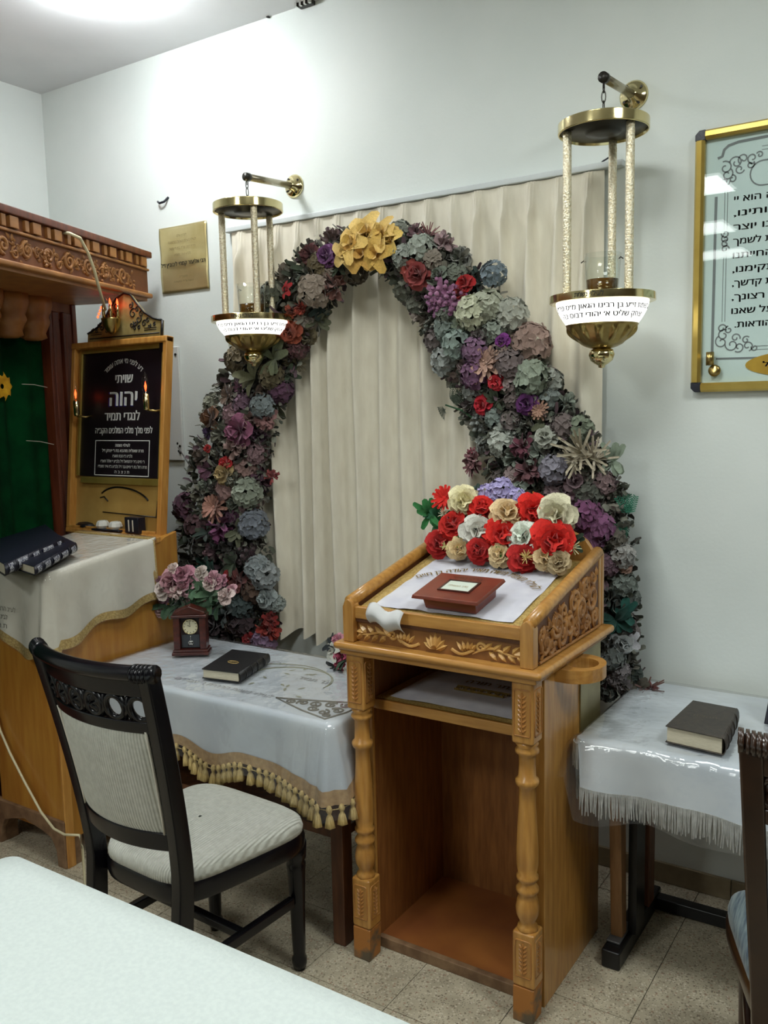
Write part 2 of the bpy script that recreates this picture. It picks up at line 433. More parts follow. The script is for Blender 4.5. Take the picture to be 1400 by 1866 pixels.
for i in range(-11, 14):
    x0 = FX0 + 0.10 + i * TS + 0.0012; x1 = x0 + TS - 0.0024
    x0 = max(x0, XL)
    build('skirting_tile', MB().box(x0, min(x1, XR), WY - 0.012, WY, 0.001, 0.07), SKIRT, sk, bevel=0.002)

# ceiling lights
for i, (x, y) in enumerate(PANELS):
    t = thing('ceiling_panel_light', ('square white ceiling light panel out of view, %s' % ('reflected highest in the framed poster glass', 'reflected second in the poster glass', 'furthest back on the left', 'added overhead near the wall to light wall and lectern', 'added at far right to light the right side')[i]), 'ceiling light', (x, y, CEIL), 'square ceiling light panels')
    mb = MB()
    for a, b, c, d in ((-.31, .31, -.31, -.29), (-.31, .31, .29, .31), (-.31, -.29, -.29, .29), (.29, .31, -.29, .29)): mb.box(x + a, x + b, y + c, y + d, CEIL - 0.03, CEIL)
    build('light_frame', mb, PLASTW, t)
    build('diffuser', MB().box(x - .29, x + .29, y - .29, y + .29, CEIL - 0.028, CEIL - 0.004), LAMPON, t)
t = thing('round_ceiling_light', 'round white ceiling lamp glowing above the top left corner', 'ceiling light', (*ROUND, CEIL))
build('light_rim', MB().lathe(*ROUND, [(0.135, CEIL), (0.14, CEIL - 0.01), (0.138, CEIL - 0.024), (0.125, CEIL - 0.026)], 40), PLASTW, t, smooth=True)
build('diffuser', MB().lathe(*ROUND, [(0.125, CEIL - 0.025), (0.13, CEIL - 0.045), (0.115, CEIL - 0.075), (0.08, CEIL - 0.095), (0.01, CEIL - 0.105)], 40), DOME, t, smooth=True)
# small fixture high on the wall, top edge of the picture
c = onY(562, 4, WY)
t = thing('wall_sensor', 'small dark striped fixture high on the wall at the picture top', 'sensor', (c.x, WY, c.z))
build('bracket', MB().box(c.x - 0.035, c.x + 0.035, WY - 0.03, WY, c.z - 0.02, c.z + 0.07), DARKM, t, bevel=0.004)
for k in range(4):
    build('fin', MB().box(c.x - 0.036 + k * 0.021, c.x - 0.027 + k * 0.021, WY - 0.04, WY - 0.028, c.z - 0.022, c.z + 0.065), CHROME, t)
# bits on the wall
c = onY(300, 366, WY); mb = MB()
mb.tube([(c.x - 0.03, WY - 0.012, c.z - 0.002), (c.x - 0.012, WY - 0.02, c.z - 0.012), (c.x + 0.012, WY - 0.015, c.z - 0.008), (c.x + 0.025, WY, c.z + 0.012)], 0.005, 8)
tag(build('cable_stub', mb, NAVY, smooth=True), 'short dark blue cable end curling from the wall near the ark', 'cable')
t = thing('wall_panel_box', 'flat off-white metal panel on the wall right of the framed sign', 'wall panel', (-3.05, WY, 1.4))
build('panel_plate', MB().box(-3.18, -2.945, WY - 0.012, WY, 1.395, 1.905), PLASTW, t, bevel=0.003)
for z in (1.43, 1.46, 1.87):
    build('screw', MB().tube([(-2.96, WY - 0.016, z), (-2.96, WY - 0.01, z)], 0.006, 8), DARKM, t)
for px, py in ((491, 32), (327, 808), (329, 822)):
    c = onY(px, py, WY)
    o = build('nail', MB().tube([(c.x, WY, c.z), (c.x, WY - 0.012, c.z)], [0.003, 0.006], 8), BLACK)
    tag(o, {491: 'tiny dark nail high on the bare wall under the fixture', 327: 'dark wall plug right of the framed sign, upper', 329: 'dark wall plug right of the framed sign, lower'}[px], 'nail')

# brass wall plaque
px0, px1, pz0, pz1 = -3.03, -2.742, 2.142, 2.425
pl = thing('brass_plaque', 'square polished brass memorial plaque on the wall above the framed sign', 'plaque', ((px0 + px1) / 2, WY, pz0))
mb = MB().grid(lambda u, v: (px0 + (px1 - px0) * u, WY - 0.006 - 0.004 * sin(u * 7 + v * 5) * sin(v * 6), pz0 + (pz1 - pz0) * v), 24, 24)
build('plate', mb, mat('plaque_brass', (222, 208, 156), (196, 176, 118), rough=0.34, metal=0.75, scale=5, bump=0.25, bscale=9), pl, smooth=True, solid=0.002)
M_ = frameM((px0, WY - 0.0135, pz0), (1, 0, 0), (0, 0, 1)); W_ = px1 - px0; mb = MB()
for s, y, wd, h in (('לזכרון עולם', .235, .06, .010), ('לעילוי נשמת האשה החשובה', .21, .17, .011), ('מרת חיה שרה בת ר׳ משה', .182, .16, .011), ('נלב״ע ה׳ אדר תשמ״ט', .155, .1, .010), ('תנצב״ה', .06, .05, .009), ('הונצח על ידי המשפחה', .04, .12, .008)):
    text(mb, s, W_ / 2, y, wd, h, M_)
build('fine_lettering', mb, mat('engraved_line', (120, 100, 60), rough=0.5), pl, recalc=False)
mb = MB(); text(mb, 'רבי אליעזר קמחי ליבוביץ ז״ל', W_ / 2, .112, .27, .017, M_, bold=0.03)
build('bold_lettering', mb, INK, pl, recalc=False)

# ---------------------------------------------------------------- big framed prayer poster on the right
fx0, fx1, fz0, fz1 = -0.705, -0.075, 1.641, 2.417
fr = thing('framed_prayer_poster', 'gold framed printed Hebrew prayer poster under glass at right', 'picture frame', ((fx0 + fx1) / 2, WY, fz0))
def molding(a, b, horizontal):
    mb = MB()
    return mb
T_ = 0.028
mb = MB(); mb.prism([(0, 0), (0, 0.02), (0.006, 0.028), (0.02, 0.03), (T_, 0.022), (T_, 0)], (fx0, WY - 0.001, fz0 + 0.03), (1, 0, 0), (0, -1, 0), (0, 0, fz1 - fz0 - 0.06)); build('frame_side', mb, GOLDF, fr, label='left gold frame strip')
mb = MB(); mb.prism([(0, 0), (0, 0.02), (0.006, 0.028), (0.02, 0.03), (T_, 0.022), (T_, 0)], (fx1, WY - 0.001, fz0 + 0.03), (-1, 0, 0), (0, -1, 0), (0, 0, fz1 - fz0 - 0.06)); build('frame_side', mb, GOLDF, fr)
for z, sg in ((fz0, 1), (fz1, -1)):
    mb = MB(); mb.prism([(0, 0), (0, 0.02), (0.006, 0.028), (0.02, 0.03), (T_, 0.022), (T_, 0)], (fx0 + 0.03, WY - 0.001, z), (0, 0, sg), (0, -1, 0), (fx1 - fx0 - 0.06, 0, 0)); build('frame_rail', mb, GOLDF, fr)
for x, sx in ((fx0, 1), (fx1, -1)):
    for z, sz in ((fz0, 1), (fz1, -1)):
        mb = MB(); mb.prism([(0.012, 0), (0, 0.012), (0, 0.03), (0.03, 0.03), (0.03, 0)], (x, WY - 0.001, z), (sx, 0, 0), (0, 0, sz), (0, -0.026, 0))
        build('corner_cap', mb, NAVY, fr, bevel=0.002)
build('backing_paper', MB().box(fx0 + 0.025, fx1 - 0.025, WY - 0.006, WY - 0.001, fz0 + 0.025, fz1 - 0.025), PAPER, fr)
build('glass_pane', MB().grid(lambda u, v: (fx0 + 0.02 + (fx1 - fx0 - 0.04) * u, WY - 0.021, fz0 + 0.02 + (fz1 - fz0 - 0.04) * v), 2, 2), PANE, fr)
M_ = frameM((fx0, WY - 0.0068, fz0), (1, 0, 0), (0, 0, 1)); FW = fx1 - fx0; FH = fz1 - fz0; cxp = FW / 2
def rule(mb, x0, y0, x1, y1, w_=0.0012, z=0):
    d = Vector((x1 - x0, y1 - y0, 0)).normalized(); n = Vector((-d.y, d.x, 0)) * w_ / 2
    q = [Vector((x0, y0, z)), Vector((x1, y1, z))]
    mb.add([M_ @ (q[0] - n), M_ @ (q[1] - n), M_ @ (q[1] + n), M_ @ (q[0] + n)], [(0, 1, 2, 3)])
def arcline(mb, pts, w_=0.0014, z=0.0):
    n = len(pts); vs = []
    for i, p in enumerate(pts):
        a = Vector(pts[max(i - 1, 0)]); b = Vector(pts[min(i + 1, n - 1)]); d = (b - a).normalized(); nn = Vector((-d.y, d.x)) * w_ / 2
        p = Vector(p); vs += [M_ @ Vector((*(p - nn), z)), M_ @ Vector((*(p + nn), z))]
    mb.add(vs, [(2 * i, 2 * i + 2, 2 * i + 3, 2 * i + 1) for i in range(n - 1)])
mb = MB()
gx, gz0, gz1 = 0.085, 0.14, FH - 0.075
for dx in (0, 0.008):
    for a, b in ((gz0 + 0.07, gz0 + 0.27), (gz0 + 0.34, gz1 - 0.1)):
        rule(mb, gx + dx, a, gx + dx, b, 0.0016); rule(mb, FW - gx - dx, a, FW - gx - dx, b, 0.0016)
for dz in (0, 0.01):
    rule(mb, gx + 0.1, gz0 - 0.018 + dz, FW - gx - 0.1, gz0 - 0.018 + dz, 0.0016); rule(mb, gx + 0.1, gz1 + dz - 0.005, FW - gx - 0.1, gz1 + dz - 0.005, 0.0016)
def curl(cx, cy, r, a0, hand, turns=1.1, w_=0.004):
    arcline(mb, [(cx + r * (1 - .75 * t / 16) * cos(a0 + hand * t / 16 * turns * 6.28), cy + r * (1 - .75 * t / 16) * sin(a0 + hand * t / 16 * turns * 6.28)) for t in range(17)], w_)
for sx in (1, -1):
    X_ = lambda v: v if sx == 1 else FW - v
    for cy, s2 in ((gz0, 1), (gz1 - 0.03, -1)):
        for k, (dx, dy, r) in enumerate(((0, .05, .014), (.005, .03, .018), (0, .01, .02), (.03, 0, .02), (.05, -.008, .016), (.075, -.006, .016), (.04, .02, .014), (.07, .012, .012), (.02, .045, .012), (.095, -.012, .01))):
            curl(X_(gx + dx), cy + s2 * dy, r, k, s2 * sx)
    for k, dy in enumerate((.285, .30, .315, .33)):
        curl(X_(gx + 0.004), gz0 + dy, 0.012, k, 1)
# heavy outer curl and title cartouche
for sx in (1, -1):
    X_ = lambda v: v if sx == 1 else FW - v
    arcline(mb, [(X_(.062), gz1 - 0.01 + 0.0), (X_(.075), gz1 - .006), (X_(.08), gz1 + .012), (X_(.092), gz1 + .022), (X_(.12), gz1 + .028), (X_(.2), gz1 + .03)], 0.008)
    arcline(mb, [(X_(.2), gz1 + .03), (cxp, gz1 + .032)], 0.005)
    arcline(mb, [(X_(.06), gz1 - .12), (X_(.058), gz0 - .02), (X_(.06), gz0 - .03)], 0.008)
arcline(mb, [(0.07, gz0 - .04), (cxp, gz0 - .045), (FW - .07, gz0 - .04)], 0.006)
cz_ = FH - 0.145; cw = 0.125; rr = 0.035
pts = [(cxp - cw + rr * cos(a), cz_ + rr * sin(a)) for a in [pi / 2 + i * pi / 12 for i in range(13)]] + [(cxp + cw + rr * cos(a), cz_ + rr * sin(a)) for a in [-pi / 2 + i * pi / 12 for i in range(13)]]
arcline(mb, pts + [pts[0]], 0.004)
rule(mb, cxp - cw + 0.02, cz_ - .03, cxp - cw + 0.02, cz_ + .03, 0.002)
build('printed_border', mb, GINK, fr, recalc=False)
mb = MB(); text(mb, 'מודים דרבנן', cxp, cz_ - 0.016, 0.19, 0.032, M_, bold=0.02)
build('printed_title', mb, GINK, fr, recalc=False)
lines = ['מודים אנחנו לך שאתה הוא יי', 'אלהינו ואלהי אבותינו,', 'אלהי כל בשר יוצרנו יוצר', 'בראשית ברכות והודאות לשמך', 'הגדול והקדוש על שהחייתנו', 'וקימתנו כן תחינו ותקימנו,', 'ותאסוף גליותינו לחצרות קדשך,', 'לשמר חקיך ולעשות רצונך,', 'ולעבדך בלבב שלם, על שאנו', 'מודים לך. ברוך אל ההודאות.']
mb = MB()
for i, s in enumerate(lines):
    z = FH - 0.218 - i * 0.0408; lx = 0.112 if i != 9 else 0.122
    text(mb, s, lx, z, FW - 2 * 0.112 - (lx - .112) * 2, 0.0185, M_, bold=0.02, align='L')
build('printed_prayer', mb, INK, fr, recalc=False)
mb = MB(); ex, ez = cxp + 0.03, 0.077
mb.prism([(0.19 * cos(a) * (1 if True else 1), 0.041 * sin(a)) for a in [i * 2 * pi / 40 for i in range(40)]], (fx0 + ex, WY - 0.0068, fz0 + ez), (1, 0, 0), (0, 0, 1), (0, -0.0012, 0))
lab = build('gold_sticker', mb, mat('gold_sticker', (190, 152, 50), (176, 138, 40), rough=0.45, metal=0.2), fr)
M2 = frameM((fx0 + ex, WY - 0.0084, fz0 + ez), (1, 0, 0), (0, 0, 1)); mb = MB()
text(mb, 'לזכות הרבים', 0, 0.014, 0.14, 0.012, M2, bold=0.01); text(mb, 'לע״נ ר׳ יוסף וינר ז״ל', -0.0, -0.006, 0.28, 0.014, M2, bold=0.035)
text(mb, 'תנצב״ה', 0, -0.022, 0.07, 0.01, M2); text(mb, '052-542', -0.075, -0.034, 0.07, 0.008, M2, slant=0.2)
build('sticker_lettering', mb, INK, lab, recalc=False)
c = onY(1303, 672, WY)
mb = MB().lathe(0, 0, [(0.0, -0.012), (0.017, -0.012), (0.018, 0), (0.012, 0.004), (0.0, 0.004)], 20)
k = MB(Matrix.Translation((c.x + 0.004, WY - 0.024, c.z - 0.006)) @ Matrix.Rotation(pi / 2, 4, 'X')); k.add(mb.v, mb.f)
build('brass_stud', k, BRASSD, fr, smooth=True)
build('brass_clip', MB().tube([(c.x - 0.008, WY - 0.03, c.z + 0.05), (c.x - 0.008, WY - 0.03, c.z + 0.01)], 0.012, 12), BRASSD, fr, smooth=True)
c2 = onY(1093, 307, WY)
tag(build('wall_wire', MB().tube([(c2.x - 0.022, WY - 0.004, c2.z - 0.012), (c2.x, WY - 0.02, c2.z - 0.006), (c2.x + 0.02, WY - 0.03, c2.z + 0.012), (c2.x + 0.045, WY - 0.012, c2.z + 0.03), (c2.x + 0.05, WY, c2.z + 0.05)], 0.003, 6), NAVY, smooth=True), 'thin dark wire on the wall behind the right hanging lamp', 'wire')

# ---------------------------------------------------------------- holy ark at the left
E_ = Vector((-3.012, 2.74, 0)); ed = Vector((0.328, -0.944, 0)).normalized(); nn = Vector((0.944, 0.328, 0)).normalized()
def AM(): # local: x along face from its far right end towards the viewer, y outwards, z up
    return frameM(E_, ed, -nn) if False else Matrix(((ed.x, nn.x, 0, E_.x), (ed.y, nn.y, 0, E_.y), (0, 0, 1, 0), (0, 0, 0, 1)))
A = AM(); LA = 1.75
ark = thing('holy_ark', 'tall carved wooden holy ark with dentil cornice at far left', 'ark', (A @ Vector((LA / 2, -0.3, 0))))
build('cornice_top', MB(A).box(-0.02, LA, -0.62, 0.02, 2.285, 2.312), ARKD, ark, bevel=0.004)
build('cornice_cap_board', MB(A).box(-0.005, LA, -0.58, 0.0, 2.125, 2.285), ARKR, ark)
for k in range(27):
    x = 0.02 + k * 0.062
    if x > LA - .05: break
    big = k % 2 == 0
    build('dentil', MB(A).box(x, x + (0.046 if big else 0.022), -0.002, 0.016 if big else 0.012, 2.243, 2.282), ARKW, ark, bevel=0.002)
build('upper_bead', MB(A).box(-0.005, LA, 0.0, 0.012, 2.228, 2.238), ARKW, ark, bevel=0.003)
build('lower_molding', MB(A).box(-0.012, LA, -0.02, 0.02, 2.112, 2.132), ARKW, ark, bevel=0.006)
Mf = frameM(A @ Vector((LA, 0.001, 2.13)), -ed, (0, 0, 1)); mb = MB()
x = 0.04; k = 0
while x < LA - 0.1:
    hd = 1 if k % 2 else -1
    scroll(mb, Mf, x, 0.052, 0.032, 1.5, pi / 2 * hd, hd, 0.008, tail=(x - 0.05, 0.05))
    scroll(mb, Mf, x + 0.062, 0.045 + hd * 0.012, 0.022, 1.4, -pi / 2 * hd, -hd, 0.005, tail=(x + 0.02, 0.07))
    for q in range(14): leafc(mb, Mf, x + 0.03 + R.uniform(-.03, .06), 0.045 + R.uniform(-.03, .03), R.uniform(.02, .036), 0.012, R.uniform(0, 6.28), 0.008)
    if k % 3 == 1:
        for q in range(14):
            p = Mf @ Vector((x + 0.11 + R.gauss(0, .011), 0.05 + R.gauss(0, .016), 0.003))
            mb.lathe(p.x, p.y, [(0.001, p.z - 0.007), (0.006, p.z - 0.003), (0.007, p.z), (0.005, p.z + 0.005), (0.001, p.z + 0.007)], 6)
    x += 0.125; k += 1
build('carved_frieze', mb, ARKW, ark, smooth=True)
build('soffit', MB(A).box(0.0, LA, -0.58, -0.003, 2.10, 2.124), ARKW, ark)
build('back_panel', MB(A).box(0, LA, -0.62, -0.58, 0, 2.29), ARKD, ark)
build('side_panel', MB(A).box(0.0, 0.03, -0.58, -0.36, 0, 2.10), ARKD, ark, bevel=0.003)
build('side_panel', MB(A).box(LA - 0.03, LA, -0.58, -0.36, 0, 2.10), ARKD, ark)
for x0, x1, y1 in ((0.03, 0.07, -0.365), (0.08, 0.11, -0.355), (0.12, 0.17, -0.365), (0.18, 0.205, -0.36)):
    build('pilaster_strip', MB(A).box(x0, x1, -0.42, y1, 0, 2.06), ARKD, ark, bevel=0.006)
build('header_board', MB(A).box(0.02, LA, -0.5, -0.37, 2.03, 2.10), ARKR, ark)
# carved capital valance above the curtain
for k in range(9):
    xx = 0.30 + k * 0.155
    prof = [(0.03, 1.925), (0.055, 1.935), (0.05, 1.955), (0.062, 1.98), (0.07, 2.0), (0.064, 2.02), (0.076, 2.045), (0.082, 2.07), (0.08, 2.10)]
    p = A @ Vector((xx, -0.375, 0))
    build('capital', MB().lathe(p.x, p.y, prof, 20, lambda a, r, z: r * (1 + 0.06 * cos(10 * a))), ARKW, ark, smooth=True)
build('sill_board', MB(A).box(0.0, LA, -0.58, -0.33, 0.0, 0.5), ARKD, ark)
# green curtain
mb = MB(A).grid(lambda u, v: (0.21 + u * (LA - 0.27), -0.415 + 0.022 * sin(u * 34) + 0.012 * sin(u * 75 + 1), 0.52 + v * 1.50), 180, 4)
cu = build('ark_curtain', mb, GREENV, smooth=True, solid=0.004)
tag(cu, 'dark green velvet curtain with yellow flower hanging in the ark', 'curtain')
c = ray(4, 704); nv = nn; t_ = (nv.dot(A @ Vector((0, -0.385, 0))) ) / nv.dot(c); c = c * t_ + Vector((0, 0, H))
mb = MB()
for k in range(9):
    a = k * 2 * pi / 9; q = Matrix.Translation(c) @ frameM((0, 0, 0), -ed, (0, 0, 1))
    mb.grid(lambda u, v: q @ (Vector((cos(a) * (0.01 + 0.05 * u) - sin(a) * (v - .5) * 0.034 * sin(pi * min(u + .15, 1)), sin(a) * (0.01 + 0.05 * u) + cos(a) * (v - .5) * 0.034 * sin(pi * min(u + .15, 1)), 0.01 * sin(u * 3)))), 5, 3)
build('embroidered_flower', mb, YEL, cu, smooth=True)
for (a, b) in (((40, 700), (86, 706)), ((48, 803), (98, 810))):
    P = []
    for q in (a, ((a[0] + b[0]) / 2, (a[1] + b[1]) / 2 - 2), b):
        r_ = ray(*q); P.append(r_ * (nn.dot(A @ Vector((0, -0.375, 0))) / nn.dot(r_)) + Vector((0, 0, H)))
    build('cord_line', MB().tube(P, 0.0016, 5), CREAMC, cu)
# cable over the ark
def onArk(px, py, off):
    r_ = ray(px, py); return r_ * (nn.dot(A @ Vector((0, off, 0))) / nn.dot(r_)) + Vector((0, 0, H))
P = [onArk(108, 424, -.02), onArk(126, 425, 0.03), onArk(146, 434, 0.05), onArk(160, 460, 0.05), onArk(171, 490, 0.05), onArk(182, 530, .04), onY(192, 564, 2.42)]
tag(build('ark_cable', MB().tube(P, 0.006, 8), CABLE, smooth=True), 'cream cable hanging over the ark cornice down to the sign lamps', 'cable')

# ---------------------------------------------------------------- prayer stand (amud) with sign cabinet
ax0, ax1, ay0, ay1 = -3.03, -2.60, 1.853, 2.45
am = thing('prayer_stand', 'orange wooden prayer stand draped with white cloth beside the ark', 'lectern', ((ax0 + ax1) / 2, (ay0 + ay1) / 2, 0))
mb = MB(); mb.hexa([(ax0 + .02, ay0 + .02, .1), (ax1 - .02, ay0 + .02, .1), (ax1 - .02, ay1, .1), (ax0 + .02, ay1, .1)], [(ax0 + .02, ay0 + .02, 1.06), (ax1 - .02, ay0 + .02, 1.06), (ax1 - .02, ay1, 1.13), (ax0 + .02, ay1, 1.13)])
build('carcass', mb, AMUD, am)
build('front_panel', MB().box(ax0 + .05, ax1 - .012, ay0, ay0 + .02, 0.16, 1.05), AMUD, am, bevel=0.003)
build('side_panel', MB().prism([(ay0 + .005, .10), (ay1, .10), (ay1, 1.143), (2.385, 1.128), (2.36, 1.052 + .118 * (2.36 - ay0)), (ay0 + .005, 1.052)], (ax1 - .02, 0, 0), (0, 1, 0), (0, 0, 1), (.02, 0, 0)), AMUD, am, bevel=0.003)
build('top_board', MB().hexa([(ax0, ay0 - .01, 1.052), (ax1 + .005, ay0 - .01, 1.052), (ax1 + .005, 2.36, 1.112), (ax0, 2.36, 1.112)], [(ax0, ay0 - .01, 1.072), (ax1 + .005, ay0 - .01, 1.072), (ax1 + .005, 2.36, 1.132), (ax0, 2.36, 1.132)]), AMUDL, am)
poly = [(0, 0.0), (0.045, 0.0), (0.05, 0.06), (0.075, 0.10), (0.12, 0.115), (0.2, 0.135), (0.31, 0.115), (0.355, 0.10), (0.38, 0.06), (0.385, 0.0), (0.43, 0.0), (0.43, 0.175), (0, 0.175)]
build('arched_apron', MB().prism(poly, (ax0, ay0 - .012, 0), (1, 0, 0), (0, 0, 1), (0, 0.024, 0)), WORN, am, bevel=0.003)
for x in (ax0 + .0, ax1 - .045):
    for y in (ay0 + .012, ay1 - .06): build('foot', MB().box(x, x + .045, y, y + .05, 0.0, 0.10), WORN, am)
build('corner_strip', MB().box(ax1 - .006, ax1 + .004, ay0 - .004, ay0 + .03, 0.0, 1.05), AMUDL, am, bevel=0.002)
# sign cabinet standing on it: leans back a little
Lc = frameM((-3.235, 2.415, 1.128), (1, 0, 0), (0, 0.115, 0.9935)); cw_ = 0.585; ch_ = 0.795
def C(mb_=None): return MB(Lc)
sgn = thing('sign_cabinet', 'open wooden cabinet frame holding the black Hebrew sign', 'cabinet', Lc @ Vector((cw_ / 2, 0, 0)))
build('side_board', C().box(0, 0.022, 0, ch_, -0.03, 0.008), AMUDL, sgn, bevel=0.003)
build('side_board', C().box(cw_ - 0.022, cw_, -0.02, ch_, -0.03, 0.008), AMUDL, sgn, bevel=0.003)
build('top_board', C().box(0, cw_, ch_ - 0.026, ch_, -0.03, 0.012), AMUDL, sgn, bevel=0.005)
build('back_board', C().box(0.02, cw_ - 0.02, 0.0, ch_ - 0.02, -0.03, -0.025), mat('yellow_varnish_board', (184, 150, 84), (160, 122, 60), rough=0.4, scale=6, coat=0.2), sgn)
build('shelf', C().box(0.0, cw_, -0.02, 0.0, -0.03, 0.01), AMUDL, sgn, bevel=0.003)
build('shelf_lip', C().box(0.02, cw_ - 0.03, 0.0, 0.012, 0.0, 0.008), AMUDL, sgn, bevel=0.002)
# carved arch relief drawn on back board
def CL(x, y, z=0): return Lc @ Vector((x, y, z))
mb = MB()
pts = [CL(.18, .135, -.024), CL(.205, .14, -.024), CL(.23, .122, -.024)] ; mb.tube(pts, .003, 6)
pts = [CL(.29 + .13 * cos(a) if a > pi / 2 else .29 + .2 * cos(a), .105 + .078 * sin(a), -.024) for a in [pi * .78 - i * pi * .66 / 14 for i in range(15)]]; mb.tube(pts, .004, 6)
mb.tube([CL(.20, .075, -.024), CL(.53, .068, -.024)], .0025, 6); mb.tube([CL(.53, .068, -.024), CL(.535, .135, -.024)], .005, 6)
build('pokerwork_arch', mb, BLACK, sgn, smooth=True)
# the black sign in its gold frame
sg = thing('hebrew_sign', 'black sign with white Hebrew lettering in a thin gold frame', 'sign', CL(.31, .22, -.035))
sx0, sx1, sy0, sy1 = 0.045, 0.548, 0.225, 0.755
build('board', C().box(sx0, sx1, sy0, sy1, -0.0245, -0.016), SIGN, sg)
for a in ((sx0 - .012, sx0 + .006, sy0, sy1), (sx1 - .006, sx1 + .012, sy0, sy1 - .022), (sx0 - .012, sx1 - .02, sy1 - .006, sy1 + .014), (sx0 + .02, sx1 + .0, sy0 - .03, sy0 - .002)):
    build('gold_strip', C().box(a[0], a[1], a[2], a[3], -0.0245, -0.008), GOLDF, sg, bevel=0.002)
build('corner_cap', C().box(sx1 - .018, sx1 + .016, sy1 - .018, sy1 + .016, -0.0245, -0.004), BLACK, sg, bevel=0.002)
Ms = Lc @ Matrix.Translation((0, 0, -0.0154)); cx_ = 0.31
mb = MB()
r0 = 0.16
def arcw(p):
    a = (p.x - cx_) / r0; rr = r0 + p.y - 0.70
    return Vector((cx_ + rr * sin(a), 0.70 - r0 + rr * cos(a) , 0))
text(mb, 'דע לפני מי אתה עומד', cx_, 0.70, 0.235, 0.021, Ms, arcw, bold=0.02)
build('text_line', mb, WINK, sg, recalc=False); mb = MB()
text(mb, 'שויתי', cx_ + .005, 0.618, 0.105, 0.038, Ms, bold=0.035)
build('text_line', mb, WINK, sg, recalc=False); mb = MB()
text(mb, 'לנגדי תמיד', cx_ + 0.0, 0.462, 0.215, 0.036, Ms, bold=0.035)
build('text_line', mb, WINK, sg, recalc=False); mb = MB()
text(mb, 'לפני מלך מלכי המלכים הקב״ה', cx_ + .01, 0.408, 0.35, 0.025, Ms, bold=0.035)
build('text_line', mb, WINK, sg, recalc=False)
for i, (s, wd) in enumerate((('לעילוי נשמת', .09), ('מרת שאולית מזהבא בת ר׳ יצחק ז״ל', .255), ('נלב״ע כ״ו טבת תשע״ו', .12), ('ר׳ חיים ב״ר ירחמיאל ז״ל נלב״ע י׳ אלול תשנ״ו', .27), ('מרת רחל בת ר׳ חיים גבר ז״ל נלב״ע כ״ו אייר תשס״ו', .30), ('ת נ צ ב ה', .09))):
    mb = MB()
    text(mb, s, cx_ + .01, 0.352 - i * 0.0222, wd, 0.0125, Ms, bold=0.03 if i < 2 else 0.015)
    build('text_line', mb, WINK, sg, recalc=False)
mb = MB()
for a in ((.147, .483, .376, .3795), (.147, .483, .226 + .004, .2335 ), (.147, .151, .230, .379), (.479, .483, .230, .379)):
    mb.add([Ms @ Vector((x, y, 0)) for x, y in ((a[0], a[2]), (a[1], a[2]), (a[1], a[3]), (a[0], a[3]))], [(0, 1, 2, 3)])
build('white_border', mb, WINK, sg, recalc=False)
mb = MB(); text(mb, 'יהוה', cx_ + .005, 0.523, 0.165, 0.066, Ms @ Matrix.Translation((0, 0, 0.0004)), bold=0.03)
build('large_lettering', mb, WINK, sg, recalc=False)
mb = MB(); text(mb, 'יהוה', cx_ + .002, 0.5195, 0.172, 0.070, Ms, bold=0.03)
build('blue_letter_shadow', mb, mat('blue_ink', (40, 34, 130), rough=0.6), sg, recalc=False)
# two candle lamps on the sign
def candle(name, x, y, z, label):
    t = thing(name, label, 'lamp', CL(x, y, z), 'electric candle lamps on the sign')
    b = CL(x, y, z)
    build('candle_tube', MB().lathe(b.x, b.y, [(.010, b.z), (.012, b.z + .008), (.012, b.z + .062), (.009, b.z + .066)], 14), BRASS, t, smooth=True)
    build('arm', MB().tube([b, b + Vector((0.02, 0.03, -.005)), b + Vector((0.03, 0.055, 0))], .004, 8), BRASSD, t, smooth=True)
    bl = build('bulb', MB().lathe(b.x, b.y, [(.009, b.z + .066), (.014, b.z + .085), (.0155, b.z + .10), (.011, b.z + .125), (.005, b.z + .142), (.001, b.z + .15)], 14), GLASS, t, smooth=True)
    build('filament', MB().lathe(b.x, b.y, [(.001, b.z + .074), (.003, b.z + .082), (.005, b.z + .094), (.002, b.z + .106), (.0005, b.z + .112)], 8), REDB, bl, smooth=True)
candle('candle_lamp', .085, .478, 0.035, 'small brass candle lamp with red filament at the sign left edge')
candle('candle_lamp', .515, .497, 0.035, 'small brass candle lamp with red filament right of the large letters')
# brass crest on top of the cabinet with a cluster of lamps
poly = [(0.10, 0), (0.10, .035), (.13, .045), (.17, .062), (.205, .09), (.235, .13), (.275, .17), (.32, .188), (.36, .178), (.40, .14), (.445, .10), (.50, .072), (.55, .062), (.55, 0)]
cr = thing('engraved_crest', 'arched engraved brass crest with black scrollwork above the sign', 'crest', CL(.32, ch_, 0))
Mc = Lc @ Matrix.Translation((0.0, ch_ + 0.001, 0.004))
mb = MB(Mc); mb.prism(poly, (0, 0, -0.012), (1, 0, 0), (0, 1, 0), (0, 0, 0.012)); build('crest_plate', mb, BRASSE, cr)
mb = MB(); edge = [Mc @ Vector((a, b, 0.001)) for a, b in poly]
mb.tube(edge[1:-1], .0045, 6); mb.tube([Mc @ Vector((.115, .012, 0.001)), Mc @ Vector((.54, .012, 0.001))], .0025, 6); mb.tube([Mc @ Vector((.548, 0, -0.004)), Mc @ Vector((.548, .062, -0.004))], .006, 6)
